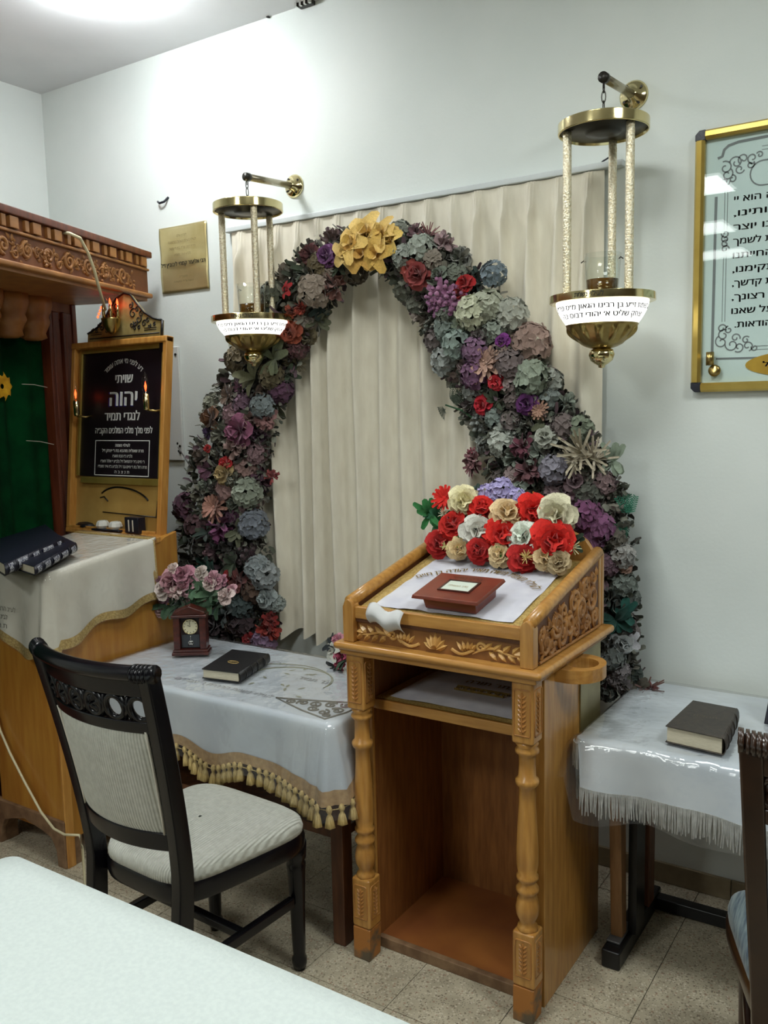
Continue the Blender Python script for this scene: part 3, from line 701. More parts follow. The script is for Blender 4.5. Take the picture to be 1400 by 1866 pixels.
for sx, x_ in ((1, .32), (-1, .32)):
    for (dx, dy, r, h) in ((.06, .10, .022, 1), (.095, .075, .018, -1), (.13, .055, .014, 1), (.085, .115, .012, 1), (.16, .042, .01, -1), (.045, .135, .014, -1), (.11, .095, .014, 1), (.08, .06, .012, -1), (.15, .066, .011, 1), (.19, .048, .008, 1), (.1, .04, .009, 1), (.055, .055, .014, -1), (.075, .04, .01, 1)):
        scroll(mb, Mc @ Matrix.Translation((0, 0, .0015)), x_ + sx * dx, dy, r, 1.2, 1.0, h * sx, .0028)
    for y in (.028, .036): mb.tube([Mc @ Vector((x_ + sx * .13, y, .001)), Mc @ Vector((x_ + sx * .20, y, .001))], .0015, 5)
build('black_scrollwork', mb, BLACK, cr, smooth=True)
b = CL(.30, ch_ + .045, .045)
t = thing('crest_lamp', 'brass cup lamp with red lights and a bulb on the crest', 'lamp', b)
build('cup', MB().lathe(b.x, b.y, [(.006, b.z - .03), (.022, b.z - .02), (.034, b.z + .004), (.04, b.z + .03), (.041, b.z + .034)], 20), BRASSD, t, smooth=True)
for k in range(6):
    a = k * pi / 3 + .3; q = (b.x + .032 * cos(a), b.y + .032 * sin(a))
    build('candle_tube', MB().lathe(*q, [(.0055, b.z + .03), (.0055, b.z + .085), (.003, b.z + .088)], 8), BRASS, t, smooth=True)
    build('red_light', MB().lathe(*q, [(.001, b.z + .088), (.004, b.z + .093), (.0035, b.z + .102), (.0005, b.z + .112)], 8), REDB, t, smooth=True)
build('bulb', MB().lathe(b.x, b.y, [(.01, b.z + .10), (.02, b.z + .125), (.022, b.z + .145), (.014, b.z + .165), (.001, b.z + .178)], 16), GLASS, t, smooth=True)
for k in range(4):
    q = Vector((b.x - .045 - k * .008, b.y - .01, b.z + .08 - k * .012)); build('red_light', MB().lathe(q.x, q.y, [(.0005, q.z - .006), (.005, q.z), (.0005, q.z + .006)], 8), REDB, t)
# small things on the cabinet shelf
s0 = 0.0
def shelfbox(name, label, cat, x0, x1, z0, z1, h, mt):
    q = CL((x0 + x1) / 2, 0.001, 0.0); t = thing(name, label, cat, q); return t, q
t, q = shelfbox('crystal_dish', 'pair of small clear crystal candle holders on a dark tray', 'candle holder', .2, .36, -.06, -.01, .05, GLASS)
build('tray', MB().box(q.x - .085, q.x + .085, q.y - .03, q.y + .02, q.z, q.z + .008), NAVY, t, bevel=0.002)
for dx in (-.04, .04):
    build('crystal_cup', MB().lathe(q.x + dx, q.y - .005, [(.022, q.z + .009), (.03, q.z + .02), (.026, q.z + .034), (.02, q.z + .04), (.018, q.z + .03), (.012, q.z + .016), (.001, q.z + .014)], 10), mat('crystal', (208, 208, 200), rough=0.08, spec=1.0, coat=1.0), t)
t, q = shelfbox('matchbox', 'small dark box with pale stripes on the cabinet shelf', 'box', .40, .48, -.06, -.01, .06, BLACK)
build('box_body', MB().box(q.x - .04, q.x + .04, q.y - .025, q.y + .015, q.z, q.z + .065), NAVY, t, bevel=0.002)
for dx in (-.018, .006): build('pale_stripe', MB().box(q.x + dx, q.x + dx + .006, q.y - .0262, q.y - .0245, q.z + .008, q.z + .055), CREAMC, t)
mb = MB()
for k in range(5):
    q = CL(.10 + k * .09, 0.0, -0.03); a = R.uniform(-.4, .4); mb.T = rotz(q.x, q.y, a, q.z + 0.0006 + k * .0004); mb.box(-.045, .045, -.02, .018, 0, .0004 + k * .0002)
tag(build('paper_slips', mb, CREAMC), 'loose pale paper slips along the cabinet shelf', 'paper')
q = CL(.09, 0.0, -.03)
tag(build('dark_pouch', MB().lathe(q.x, q.y, [(.01, q.z + .004), (.04, q.z + .005), (.05, q.z + .012), (.035, q.z + .024), (.008, q.z + .028)], 18, lambda a, r, z: r * (1 + .3 * cos(2 * a + .5))), BLKB, smooth=True), 'small dark crumpled pouch at the shelf left end', 'pouch')

# ---------------------------------------------------------------- draped cloths
def perim(x0, x1, y0, y1, r=0.02, step=0.012):
    P = []
    segs = [((x0 + r, y0), (x1 - r, y0), (0, -1), 'f'), ((x1, y0 + r), (x1, y1 - r), (1, 0), 'r'), ((x1 - r, y1), (x0 + r, y1), (0, 1), 'b'), ((x0, y1 - r), (x0, y0 + r), (-1, 0), 'l')]
    cs = [((x1 - r, y0 + r), -pi / 2), ((x1 - r, y1 - r), 0), ((x0 + r, y1 - r), pi / 2), ((x0 + r, y0 + r), pi)]
    for (a, b, n, sd), (c, a0) in zip(segs, cs):
        L_ = sqrt((b[0] - a[0]) ** 2 + (b[1] - a[1]) ** 2); k = max(2, int(L_ / step))
        for i in range(k):
            t = i / k; P.append((a[0] + (b[0] - a[0]) * t, a[1] + (b[1] - a[1]) * t, n[0], n[1], sd, t))
        for i in range(6):
            q = a0 + pi / 2 * i / 6; P.append((c[0] + r * cos(q), c[1] + r * sin(q), cos(q), sin(q), sd + 'c', i / 6))
    return P
def drape(P, ztop, drop, fold, rows=12, lift=0.0, gap=0.004):
    """returns mesh builder and function point(i, v)"""
    n = len(P); cx = sum(p[0] for p in P) / n; cy = sum(p[1] for p in P) / n
    def pt(i, v, extra=0.0):
        x, y, nx, ny, sd, t = P[i % n]; d = drop(sd, t); o = gap + lift + fold(i % n, sd, t) * v + extra
        if v < 0.05: o *= v / 0.05
        return Vector((x + nx * o, y + ny * o, ztop(x, y) + lift - d * v))
    vs = []; fs = []
    for k in (0.0, 0.5, 0.8, 0.93):
        for i in range(n):
            x, y = P[i][0], P[i][1]; X = cx + (x - cx) * k; Y = cy + (y - cy) * k
            vs.append((X, Y, ztop(X, Y) + lift))
    vv = [0.0] + [((j + 1) / rows) for j in range(rows)]
    for v in vv:
        for i in range(n): vs.append(pt(i, v))
    for j in range(4 + len(vv) - 1):
        for i in range(n):
            i2 = (i + 1) % n; fs.append((j * n + i, j * n + i2, (j + 1) * n + i2, (j + 1) * n + i))
    return MB().add(vs, fs), pt
def band(P, pt, idx, v0, v1, off, dz=0.0):
    vs = []
    for i in idx:
        for v in (v0, v1):
            p = pt(i, v, off); vs.append(p)
    return MB().add(vs, [(2 * k, 2 * k + 2, 2 * k + 3, 2 * k + 1) for k in range(len(idx) - 1)])

# cloth on the prayer stand
zt = lambda x, y: 1.076 + 0.118 * (max(y, 1.845) - 1.845)
PA = perim(-3.045, -2.592, 1.84, 2.335, 0.015)
def dropA(sd, t):
    if sd == 'f': return 0.27 + 0.03 * sin(t * 7.0 + 2.4)
    if sd == 'fc': return 0.27 + 0.02 * sin(t * 3)
    if sd == 'r': return 0.26 - 0.03 * sin(t * 2.2)+ 0.012 * sin(t * 12)
    if sd == 'l': return 0.25
    return 0.008
def foldA(i, sd, t):
    if sd in 'fl': return 0.012 + 0.007 * sin(t * 17) + (0.018 * t ** 6 if sd == 'f' else 0)
    if sd == 'fc': return 0.03 + 0.006 * cos(t * 6.28)
    if sd == 'r': return 0.018 + 0.008 * sin(t * 14) + 0.01 * (1 - t) ** 4
    return 0.0
mb, ptA = drape(PA, zt, dropA, foldA)
ca = thing('stand_cloth', 'cream cloth with gold edging and embroidery over the prayer stand', 'cloth', (-2.82, 2.09, 1.08))
build('cloth', mb, CREAMC, ca, smooth=True)
idf = [i for i, p in enumerate(PA) if p[4] in ('f', 'fc', 'r')]
build('gold_edging', band(PA, ptA, idf, 0.90, 1.03, 0.002), GOLDTR, ca, smooth=True)
ir = [i for i, p in enumerate(PA) if p[4] == 'r' and p[5] > 0.93]
build('gold_edging', band(PA, ptA, ir + [ir[-1] + 1], 0.0, 1.0, 0.003), GOLDTR, ca, smooth=True)
build('gold_edging', MB().box(-3.04, -2.60, 2.30, 2.333, 1.129, 1.1345), GOLDTR, ca)
Me = frameM((-2.86, 1.818, 0.80), (1, 0, 0), (0, 0.03, 1)); mb = MB()
for s, y, wd, h in (('לע״נ הרב משה יהודה ז״ל', .125, .26, .017), ('לב״נ ר׳ יצחק הלוי', .095, .16, .017), ('ת.נ.צ.ב.ה.', .062, .15, .017)): text(mb, s, -.03, y, wd, h, Me)
for k in range(5): mb.tube([Me @ Vector((-.055 + k * .011, .165, 0)), Me @ Vector((-.06 + k * .0125, .195 + .012 * (1 - abs(k - 2) / 2), 0))], .0022, 5)
mb.tube([Me @ Vector((-.06, .16, 0)), Me @ Vector((-.006, .16, 0))], .0022, 5)
build('embroidery', mb, THREAD, ca, recalc=False)
mb, _ = drape(PA, zt, lambda sd, t: dropA(sd, t) + (0.012 if sd[0] in 'frl' else 0), lambda i, sd, t: foldA(i, sd, t) * 1.1 + 0.002, lift=0.003)
tag(build('plastic_cover', mb, PLAS, smooth=True), 'clear plastic cover over the cream stand cloth', 'cover')

# books
def book(name, label, group, q, z, h, cover, spine='r', title=None, deco=None, slope=0.0, cat='book'):
    """q: four ground corners, in order spine-near, spine-far, fore-far, fore-near"""
    q = [Vector((a, b, 0)) for a, b in q]
    t = thing(name, label, cat, ((q[0].x + q[2].x) / 2, (q[0].y + q[2].y) / 2, z), group)
    def L(u, v, k):  # u 0 spine..1 fore, v 0 near..1 far
        p = (q[0] * (1 - u) + q[3] * u) * (1 - v) + (q[1] * (1 - u) + q[2] * u) * v
        return Vector((p.x, p.y, z + k + slope * (p.y - q[0].y)))
    def slab(u0, u1, v0, v1, k0, k1):
        return MB().hexa([L(u0, v0, k0), L(u1, v0, k0), L(u1, v1, k0), L(u0, v1, k0)], [L(u0, v0, k1), L(u1, v0, k1), L(u1, v1, k1), L(u0, v1, k1)])
    build('back_cover', slab(0, 1, 0, 1, 0, .003), cover, t, bevel=.001)
    build('page_block', slab(.03, .975, .02, .98, .003, h - .003), PAGES, t)
    tp = build('front_cover', slab(0, 1, 0, 1, h - .003, h), cover, t, bevel=.001)
    mb = MB(); n = 7; vs = []
    for v in (0, 1):
        for i in range(n):
            a = pi * i / (n - 1) - pi / 2
            p = L(-.06 * cos(a) + .02, v, h / 2 + (h / 2) * sin(a)); vs.append(p)
    mb.add(vs, [(i, i + 1, n + i + 1, n + i) for i in range(n - 1)])
    build('spine', mb, cover, t, smooth=True, solid=.002)
    for v in (.18, .38, .58, .8):
        rb = MB(); P = []
        for i in range(n):
            a = pi * i / (n - 1) - pi / 2; P.append(L(-.07 * cos(a) + .01, v, h / 2 + (h / 2) * sin(a)))
        rb.tube(P, .0016, 5); build('spine_rib', rb, cover if deco is None else deco, t, smooth=True)
    return t, L
t, L = book('prayer_book', 'closed black book with gold oval lying on the left white table', None, [(-1.955, 2.085), (-2.02, 2.31), (-2.175, 2.29), (-2.10, 2.06)], 0.722, 0.034, BLKB)
c = L(.5, .42, .0345); mb = MB()
mb.tube([c + Vector((.022 * cos(a), .012 * sin(a), 0)) for a in [i * pi / 8 for i in range(16)]], .0012, 4, closed=True); Mt = frameM(c, (1, .1, 0), (-.1, 1, 0)); text(mb, 'סידור', 0, -.004, .03, .008, Mt)
build('gold_stamp', mb, GOLDTR, t, recalc=False)
t, L = book('prayer_book', 'thick dark brown book lying on the right fringed table', None, [(-.462, 2.245), (-.478, 2.49), (-.60, 2.50), (-.612, 2.262)], 0.722, 0.046, BRNB)
c = L(.5, .5, .0465); Mt = frameM(c, (1, .05, 0), (-.05, 1, 0)); mb = MB(); text(mb, 'תהלים', 0, 0, .06, .014, Mt)
build('faint_title', mb, mat('faint_gold', (88, 76, 60), rough=0.5), t, recalc=False)
def silver(t, L, h, pairs):
    for a, b in pairs:
        mb = MB(); n = 5
        for i in range(n - 1):
            ks = [L(-.085 * cos(pi * j / (n - 1) * .7 - pi * .35) + .008, v, h / 2 + h * .4 * sin(pi * j / (n - 1) * .7 - pi * .35)) for j in (i, i + 1) for v in (a, b)]
            mb.add([ks[0], ks[1], ks[3], ks[2]], [(0, 1, 2, 3)])
        build('silver_lettering', mb, mat('silver_foil', (170, 172, 176), (60, 62, 80), rough=0.35, metal=0.3, scale=190, lo=.48, hi=.52), t, recalc=False)
zs = 1.083
qa = [onZ(98 / 1, 1030, 1.12), onZ(143, 1003, 1.12), onZ(66, 998, 1.12), onZ(18, 1026, 1.12)]
def ob(x, y): p = onZ(x, y, 1.105); return (p.x, p.y)
t, L = book('talmud_volume', 'navy book with silver spine lettering, lower of two on the stand cloth', 'navy books on the prayer stand', [ob(62, 1040), ob(140, 1012), ob(98, 996), ob(16, 1028)], 1.088, 0.032, NAVY, deco=NAVY, slope=0.118)
silver(t, L, .032, ((.05, .14), (.22, .34), (.42, .55), (.62, .76), (.84, .95)))
t, L = book('talmud_volume', 'navy book with silver spine lettering lying behind and left of its twin', 'navy books on the prayer stand', [ob(8, 1040), ob(117, 1010), ob(85, 990), ob(-45, 1014)], 1.086, 0.042, NAVY, deco=NAVY, slope=0.118)
silver(t, L, .046, ((.05, .12), (.2, .36), (.45, .55), (.62, .80), (.88, .95)))

# ---------------------------------------------------------------- pleated curtain on the back wall
cxa, cxb, czt, czb = -2.585, -0.985, 2.352, 0.70
npl = 16; sp = (cxb - cxa) / npl; rc = random.Random(3)
jit = [rc.uniform(-.012, .012) for _ in range(npl + 2)]; fw_ = [rc.uniform(.75, 1.25) for _ in range(npl + 2)]
def curt(u, v):
    x = cxa + (cxb - cxa) * u; z = czb + (czt - czb) * v; d = czt - z
    y = WY - 0.022; dy = 0
    k0 = int((x - cxa) / sp)
    for k in (k0 - 1, k0, k0 + 1):
        if k < 0 or k >= npl: continue
        right = k >= npl * 0.55
        drift = -0.0 * d + 0.012 * sin(k * 2.1 + d * 1.5) * min(1, d)
        c_ = cxa + (k + .5) * sp + jit[k] * min(1, d * 2) + drift
        if d < 0.11: a = 0.006 + 0.018 * (d / 0.11); wd = 0.012 + .012 * (1 - d / .11)
        else:
            q = min(1, (d - .11) / .45); a = (0.046 + 0.028 * q) * min(1.08, fw_[k]); wd = 0.011 + (0.014 if not right else 0.022) * q
            if right: a *= 0.85
            if k in (8, 10): a *= 0.5
        dy += a * exp(-((x - c_) / wd) ** 2)
        if d < 0.12:
            dy += 0.006 * (1 - d / .12) * max(0, cos((x - c_) * 2 * pi / 0.011)) * exp(-((x - c_) / 0.02) ** 2)
    if abs(x - (cxa + 9.02 * sp)) < 0.006 and d > .1: dy -= 0.012
    z2 = z - (1 - v) * 0.02 * (dy / 0.04)
    return (x, y - dy, z2)
mb = MB().grid(curt, 640, 44)
ct = thing('wall_curtain', 'cream pinch-pleated curtain hanging on the back wall inside the flower arch', 'curtain', ((cxa + cxb) / 2, WY - .05, czt))
build('curtain_cloth', mb, CURT, ct, smooth=True)
build('curtain_rail', MB().box(cxa - .03, cxb + .06, WY - .035, WY, czt + .002, czt + .022), mat('white_rail', (208, 214, 214), rough=0.5), ct, bevel=.003)

# ---------------------------------------------------------------- hanging memorial lamps
def hang_lamp(x, y, zarm, zdisc, zring, zgl, zbowl, zfin, fwx, label, armlabel, gl_label, ang):
    t = thing('hanging_lamp', label, 'lamp', (x, y, zfin), 'hanging brass memorial lamps')
    N_ = 48; rd = 0.130; rr = 0.153
    build('top_disc', MB().lathe(x, y, [(rd - .004, zdisc + .018), (rd, zdisc + .016), (rd, zdisc - .012), (rd - .004, zdisc - .014), (rd - .008, zdisc - .004), (0.05, zdisc - .004)], N_), BRASS, t, smooth=False, bevel=.001)
    build('disc_underside', MB().lathe(x, y, [(rd - .008, zdisc - .004), (rd - .01, zdisc - .0075), (0.055, zdisc - .0075), (.05, zdisc - .016), (.02, zdisc - .018), (.001, zdisc - .018)], N_), DARKM, t, smooth=True)
    rods = []
    for k in range(3):
        a = ang + k * 2 * pi / 3; px_, py_ = x + .105 * cos(a), y + .105 * sin(a)
        def tw(a_, r, z): return r * (1 + .05 * sin(3 * a_ + z * 260))
        build('rod', MB().lathe(px_, py_, [(.0125, zring + .01 + (zdisc - zring - .02) * i / 40) for i in range(41)], 12, tw), GLIT, t, smooth=True)
    build('ring', MB().lathe(x, y, [(rr - .016, zring + .012), (rr, zring + .012), (rr + .001, zring - .010), (rr - .008, zring - .012), (rr - .02, zring - .008)], N_), BRASS, t, bevel=.001)
    build('ring_plate', MB().lathe(x, y, [(rr - .016, zring + .011), (.045, zring + .011), (.04, zring + .004), (rr - .02, zring + .004)], N_, cap=False), BRASSD, t, smooth=True)
    h = zring - .010 - zgl; r1, r2 = rr - .018, .104
    gp = [(r1 - (r1 - r2) * (i / 8) ** 1.15 + .004 * sin(pi * i / 8), zring - .010 - h * i / 8) for i in range(9)]
    build('glowing_band', MB().lathe(x, y, gp, N_), GLOW, t, smooth=True)
    mb = MB()
    cd = atan2(-y, -x)  # towards the room
    def wr(z0):
        def f(p):
            rr_ = r1 - (r1 - r2) * max(0, min(1, (zring - .010 - z0 - p.y) / h)) ** 1.15 + .0068 + .003 * sin(pi * max(0, min(1, (zring - .010 - z0 - p.y) / h)))
            a = cd + p.x / rr_; return Vector((x + rr_ * cos(a), y + rr_ * sin(a), z0 + p.y))
        return f
    text(mb, 'בשמת זי״ע בן רבינו הגאון מ״ס פר״ץ', 0, 0, .34, h * .22, None, wr(zgl + h * .58), bold=.03)
    text(mb, 'יצחק שליט א׳ יהודי דבוס בה', 0, 0, .27, h * .22, None, wr(zgl + h * .22), bold=.03)
    build('band_lettering', mb, INK, t, recalc=False)
    mb = MB(); 
    def wr2(p): a = cd - .25 + p.x / (rr + .002); return Vector((x + (rr + .0018) * cos(a), y + (rr + .0018) * sin(a), zring - .005 + p.y))
    text(mb, 'לעילוי נשמת', 0, 0, .085, .013, None, wr2); build('ring_lettering', mb, INK, t, recalc=False)
    hb = zgl - zbowl
    prof = [(.106, zgl), (.104, zgl - .006), (.098, zgl - hb * .2), (.088, zgl - hb * .4), (.076, zgl - hb * .62), (.06, zgl - hb * .85), (.046, zgl - hb * .95), (.036, zbowl), (.02, zbowl - .004)]
    prof2 = []
    for i in range(len(prof) - 1):
        for s_ in range(3): 
            q = s_ / 3; prof2.append((prof[i][0] * (1 - q) + prof[i + 1][0] * q, prof[i][1] * (1 - q) + prof[i + 1][1] * q))
    prof2.append(prof[-1])
    def rib(a, r, z):
        f = (zgl - z) / hb
        return r * (1 + (.13 * max(0, sin(13 * a)) ** .6 * sin(pi * min(1, max(0, (f - .1) / .65))) if .1 < f < .75 else 0))
    build('ribbed_bowl', MB().lathe(x, y, prof2, 182, rib), BRASSD, t, smooth=True)
    hf = zbowl - zfin
    build('finial', MB().lathe(x, y, [(.02, zbowl), (.034, zbowl - hf * .12), (.038, zbowl - hf * .35), (.032, zbowl - hf * .62), (.018, zbowl - hf * .8), (.01, zbowl - hf * .86), (.009, zfin + .002), (.001, zfin)], 24, lambda a, r, z: r * (1 + .04 * cos(9 * a))), BRASS, t, smooth=True)
    ch = zarm - .012 - (zdisc + .018)
    n = max(2, int(round(ch / .030)))
    for k in range(n):
        zc = zdisc + .018 + ch * (k + .5) / n; hl = ch / n * .62
        pts = [(x + (.006 * cos(a) if k % 2 == 0 else 0), y + (.006 * cos(a) if k % 2 else 0), zc + hl * sin(a)) for a in [i * pi / 6 for i in range(12)]]
        build('chain_link', MB().tube(pts, .0016, 6, closed=True), DARKM, t, smooth=True)
    # oil glass standing in it
    g = thing('oil_glass', gl_label, 'glass', (x, y, zring + .012), 'oil glasses in the hanging lamps')
    z0 = zring + .012
    build('tumbler', MB().lathe(x, y, [(.046, z0), (.050, z0 + .05), (.0545, z0 + .118), (.0530, z0 + .118), (.0485, z0 + .05), (.0445, z0 + .004), (.001, z0 + .003)], 32, cap=False), GLASS, g, smooth=True)
    build('oil', MB().lathe(x, y, [(.001, z0 + .005), (.0435, z0 + .005), (.0472, z0 + .044), (.001, z0 + .044)], 32, cap=False), OIL, g, smooth=True)
    for sx in (-1, 1):
        build('wick_clip', MB().tube([(x + sx * .05, y, z0 + .1), (x + sx * .056, y - .004, z0 + .104), (x + sx * .064, y - .006, z0 + .098)], .0018, 6), DARKM, g, smooth=True)
    # arm
    a_ = thing('lamp_bracket', armlabel, 'bracket', (fwx, WY, zarm), 'brass wall brackets')
    zf = zarm + .02
    k = MB(Matrix.Translation((fwx, WY, zf)) @ Matrix.Rotation(pi / 2, 4, 'X'))
    k.lathe(0, 0, [(.045, 0.0), (.045, .004), (.038, .012), (.02, .016), (.018, .03), (.001, .032)], 32); build('flange', k, BRASS, a_, smooth=True)
    for q in range(4):
        b_ = q * pi / 2 + .6; build('screw', MB().tube([(fwx + .033 * cos(b_), WY - .008, zf + .033 * sin(b_)), (fwx + .033 * cos(b_), WY - .016, zf + .033 * sin(b_))], .004, 8), DARKM, a_)
    d = Vector((x - fwx, y - WY, zarm - zf)); e = Vector((fwx, WY, zf))
    build('arm_tube', MB().tube([e + d * .02, e + d * .96], .013, 14), mat('grey_brass', (176, 168, 148), rough=0.25, metal=0.9), a_, smooth=True)
    build('end_cap', MB().tube([e + d * .955, e + d * 1.03], .0155, 14), DARKM, a_, smooth=True)
    build('hook', MB().tube([e + d * 1.0 + Vector((0, 0, -.012)), Vector((x, y, zarm - .016)), Vector((x, y, zarm - .03))], .002, 6), DARKM, a_)
hang_lamp(-2.258, 2.565, 2.475, 2.36, 1.955, 1.895, 1.838, 1.78, -2.26, 'brass three-rod lamp hanging by the flower arch left side', 'brass wall arm holding the left hanging lamp', 'glass of amber oil standing in the left hanging lamp', -2.75)
hang_lamp(-0.905, 2.585, 2.545, 2.405, 1.92, 1.846, 1.778, 1.718, -0.90, 'brass three-rod lamp hanging right of the arch, larger in view', 'brass wall arm holding the right hanging lamp', 'glass of amber oil standing in the right hanging lamp', -2.55)

# ---------------------------------------------------------------- reading lectern
lx0, lx1, ly0, ly1 = -1.432, -0.858, 1.965, 2.47
lec = thing('reading_lectern', 'carved honey oak lectern with turned front posts and sloping top', 'lectern', ((lx0 + lx1) / 2, (ly0 + ly1) / 2, 0))
build('molding_board', MB().box(lx0 - .028, lx1 + .03, ly0 - .022, ly1 + .03, 0.940, 0.962), OAKX, lec, bevel=.009)
build('under_board', MB().box(lx0 - .012, lx1 + .012, ly0 - .008, ly1 + .01, 0.925, 0.941), OAKX, lec, bevel=.003)
for sgn_, px_ in ((-1, lx0 + .03), (1, lx1 - .03)):
    ps = thing('front_post', None, None, (px_, ly0 + .04, 0)); ps.parent = lec; ps.location = Vector((px_, ly0 + .04, 0)) - wloc(lec)
    cy_ = ly0 + .032; hw = .0305
    o = build('upper_block', MB().box(px_ - hw, px_ + hw, cy_ - hw, cy_ + hw, .762, .926), OAK, ps, bevel=.007)
    prof = [(.026, .764), (.030, .757), (.024, .75), (.031, .742), (.031, .735), (.022, .727), (.0215, .70), (.023, .668), (.030, .662), (.031, .655), (.029, .648), (.0215, .640), (.022, .60), (.0255, .54), (.029, .47), (.0285, .43), (.024, .405), (.029, .399), (.029, .392), (.021, .385), (.022, .378), (.030, .366), (.030, .358), (.022, .350), (.027, .335), (.031, .312), (.029, .292), (.021, .275), (.02, .268), (.026, .262), (.027, .256), (.028, .25)]
    build('turned_shaft', MB().lathe(px_, cy_, prof, 24), OAK, ps, smooth=True)
    o = build('lower_block', MB().box(px_ - hw - .001, px_ + hw + .001, cy_ - hw, cy_ + hw, .10, .252), OAK, ps, bevel=.007)
    o = build('worn_foot', MB().hexa([(px_ - hw, cy_ - hw, 0), (px_ + hw - .004, cy_ - hw, 0), (px_ + hw - .004, cy_ + hw, 0), (px_ - hw, cy_ + hw, 0)], [(px_ - hw, cy_ - hw, .10), (px_ + hw, cy_ - hw, .10), (px_ + hw, cy_ + hw, .10), (px_ - hw, cy_ + hw, .10)]), mat('scuffed_oak', (170, 110, 48), (96, 84, 66), rough=0.55, scale=16, lo=.45, hi=.6), ps, bevel=.004)
    for (z0, z1) in ((.785, .905), (.13, .232)):
        for Mp, nm in ((frameM((px_, cy_ - hw - .0004, z0), (1, 0, 0), (0, 0, 1)), 'f'), (frameM((px_ + hw + .0004, cy_, z0), (0, 1, 0), (0, 0, 1)), 's')):
            mb = MB(); hh = z1 - z0; 
            mb.tube([Mp @ Vector(v) for v in ((-.02, 0, 0), (.02, 0, 0), (.022, .004, 0), (.022, hh - .004, 0), (.018, hh, 0), (-.018, hh, 0), (-.022, hh - .004, 0), (-.022, .004, 0))], .0022, 5, closed=True)
            build('panel_bead', mb, OAKC, ps, smooth=True)
            mb = MB(); n_ = int(hh / .014)
            for k in range(n_):
                y_ = .008 + k * (hh - .02) / n_
                leafc(mb, Mp, 0, y_, .017, .009, .75, .004); leafc(mb, Mp, 0, y_, .017, .009, pi - .75, .004)
            leafc(mb, Mp, 0, hh - .02, .016, .01, pi / 2, .005)
            mb.tube([Mp @ Vector((0, .006, .001)), Mp @ Vector((0, hh - .016, .001))], .002, 5)
            build('leaf_carving', mb, OAKC, ps, smooth=False)
cy0 = ly0 + .085
build('side_panel', MB().box(lx0 + .005, lx0 + .03, cy0, ly1, 0.0, .926), OAK, lec, bevel=.002)
build('side_panel', MB().box(lx1 - .03, lx1 - .005, cy0, ly1, 0.0, .926), OAK, lec, bevel=.002)
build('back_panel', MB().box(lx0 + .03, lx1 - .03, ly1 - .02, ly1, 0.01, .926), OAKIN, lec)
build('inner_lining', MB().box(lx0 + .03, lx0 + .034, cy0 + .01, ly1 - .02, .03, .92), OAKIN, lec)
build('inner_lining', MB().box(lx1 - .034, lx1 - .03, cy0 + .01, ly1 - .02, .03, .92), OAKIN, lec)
build('bottom_board', MB().box(lx0 + .034, lx1 - .034, cy0 + .02, ly1 - .02, .015, .03), mat('brown_scuffed_board', (122, 68, 34), (150, 92, 42), rough=.5, scale=4), lec)
build('plinth_rail', MB().box(lx0 + .03, lx1 - .03, cy0, cy0 + .02, 0.0, .032), WORN, lec, bevel=.002)
build('shelf_board', MB().box(lx0 + .03, lx1 - .03, cy0 + .005, ly1 - .02, .742, .772), OAKX, lec, bevel=.003)
# cup holder on the right side
cc = (lx1 + .005, 2.205); mb = MB()
n = 20; out = [(cc[0] - .03, cc[1] - .085)] + [(cc[0] + .02 + .075 * cos(a), cc[1] + .085 * sin(a)) for a in [-pi / 2 + pi * i / n for i in range(n + 1)]] + [(cc[0] - .03, cc[1] + .085)]
hole = [(cc[0] + .035 + .042 * cos(a), cc[1] + .048 * sin(a)) for a in [2 * pi * i / 24 for i in range(24)]]
b = bmesh.new(); zt_, zb_ = .935, .90
ov = [b.verts.new((x, y, zt_)) for x, y in out]; hv = [b.verts.new((x, y, zt_)) for x, y in hole]
oe = [b.edges.new((ov[i], ov[(i + 1) % len(ov)])) for i in range(len(ov))]; he = [b.edges.new((hv[i], hv[(i + 1) % 24])) for i in range(24)]
r_ = bmesh.ops.triangle_fill(b, edges=oe + he, use_beauty=True)
ex = bmesh.ops.extrude_face_region(b, geom=list(b.faces))
for v in [g for g in ex['geom'] if isinstance(g, bmesh.types.BMVert)]: v.co.z = zb_
b.verts.index_update(); mb.add([v.co.copy() for v in b.verts], [tuple(v.index for v in f.verts) for f in b.faces]); b.free()
# drop below the molding edge
for i, v in enumerate(mb.v): v.z -= 0.012
build('cup_holder', mb, OAKX, lec)
# metal plaque on the side
build('side_plaque', MB().box(lx1 - .005, lx1 - .001, 2.30, ly1 - .008, .60, .925), mat('smoky_brass_sheet', (150, 138, 96), (110, 100, 66), rough=0.3, metal=0.6, scale=7), lec)
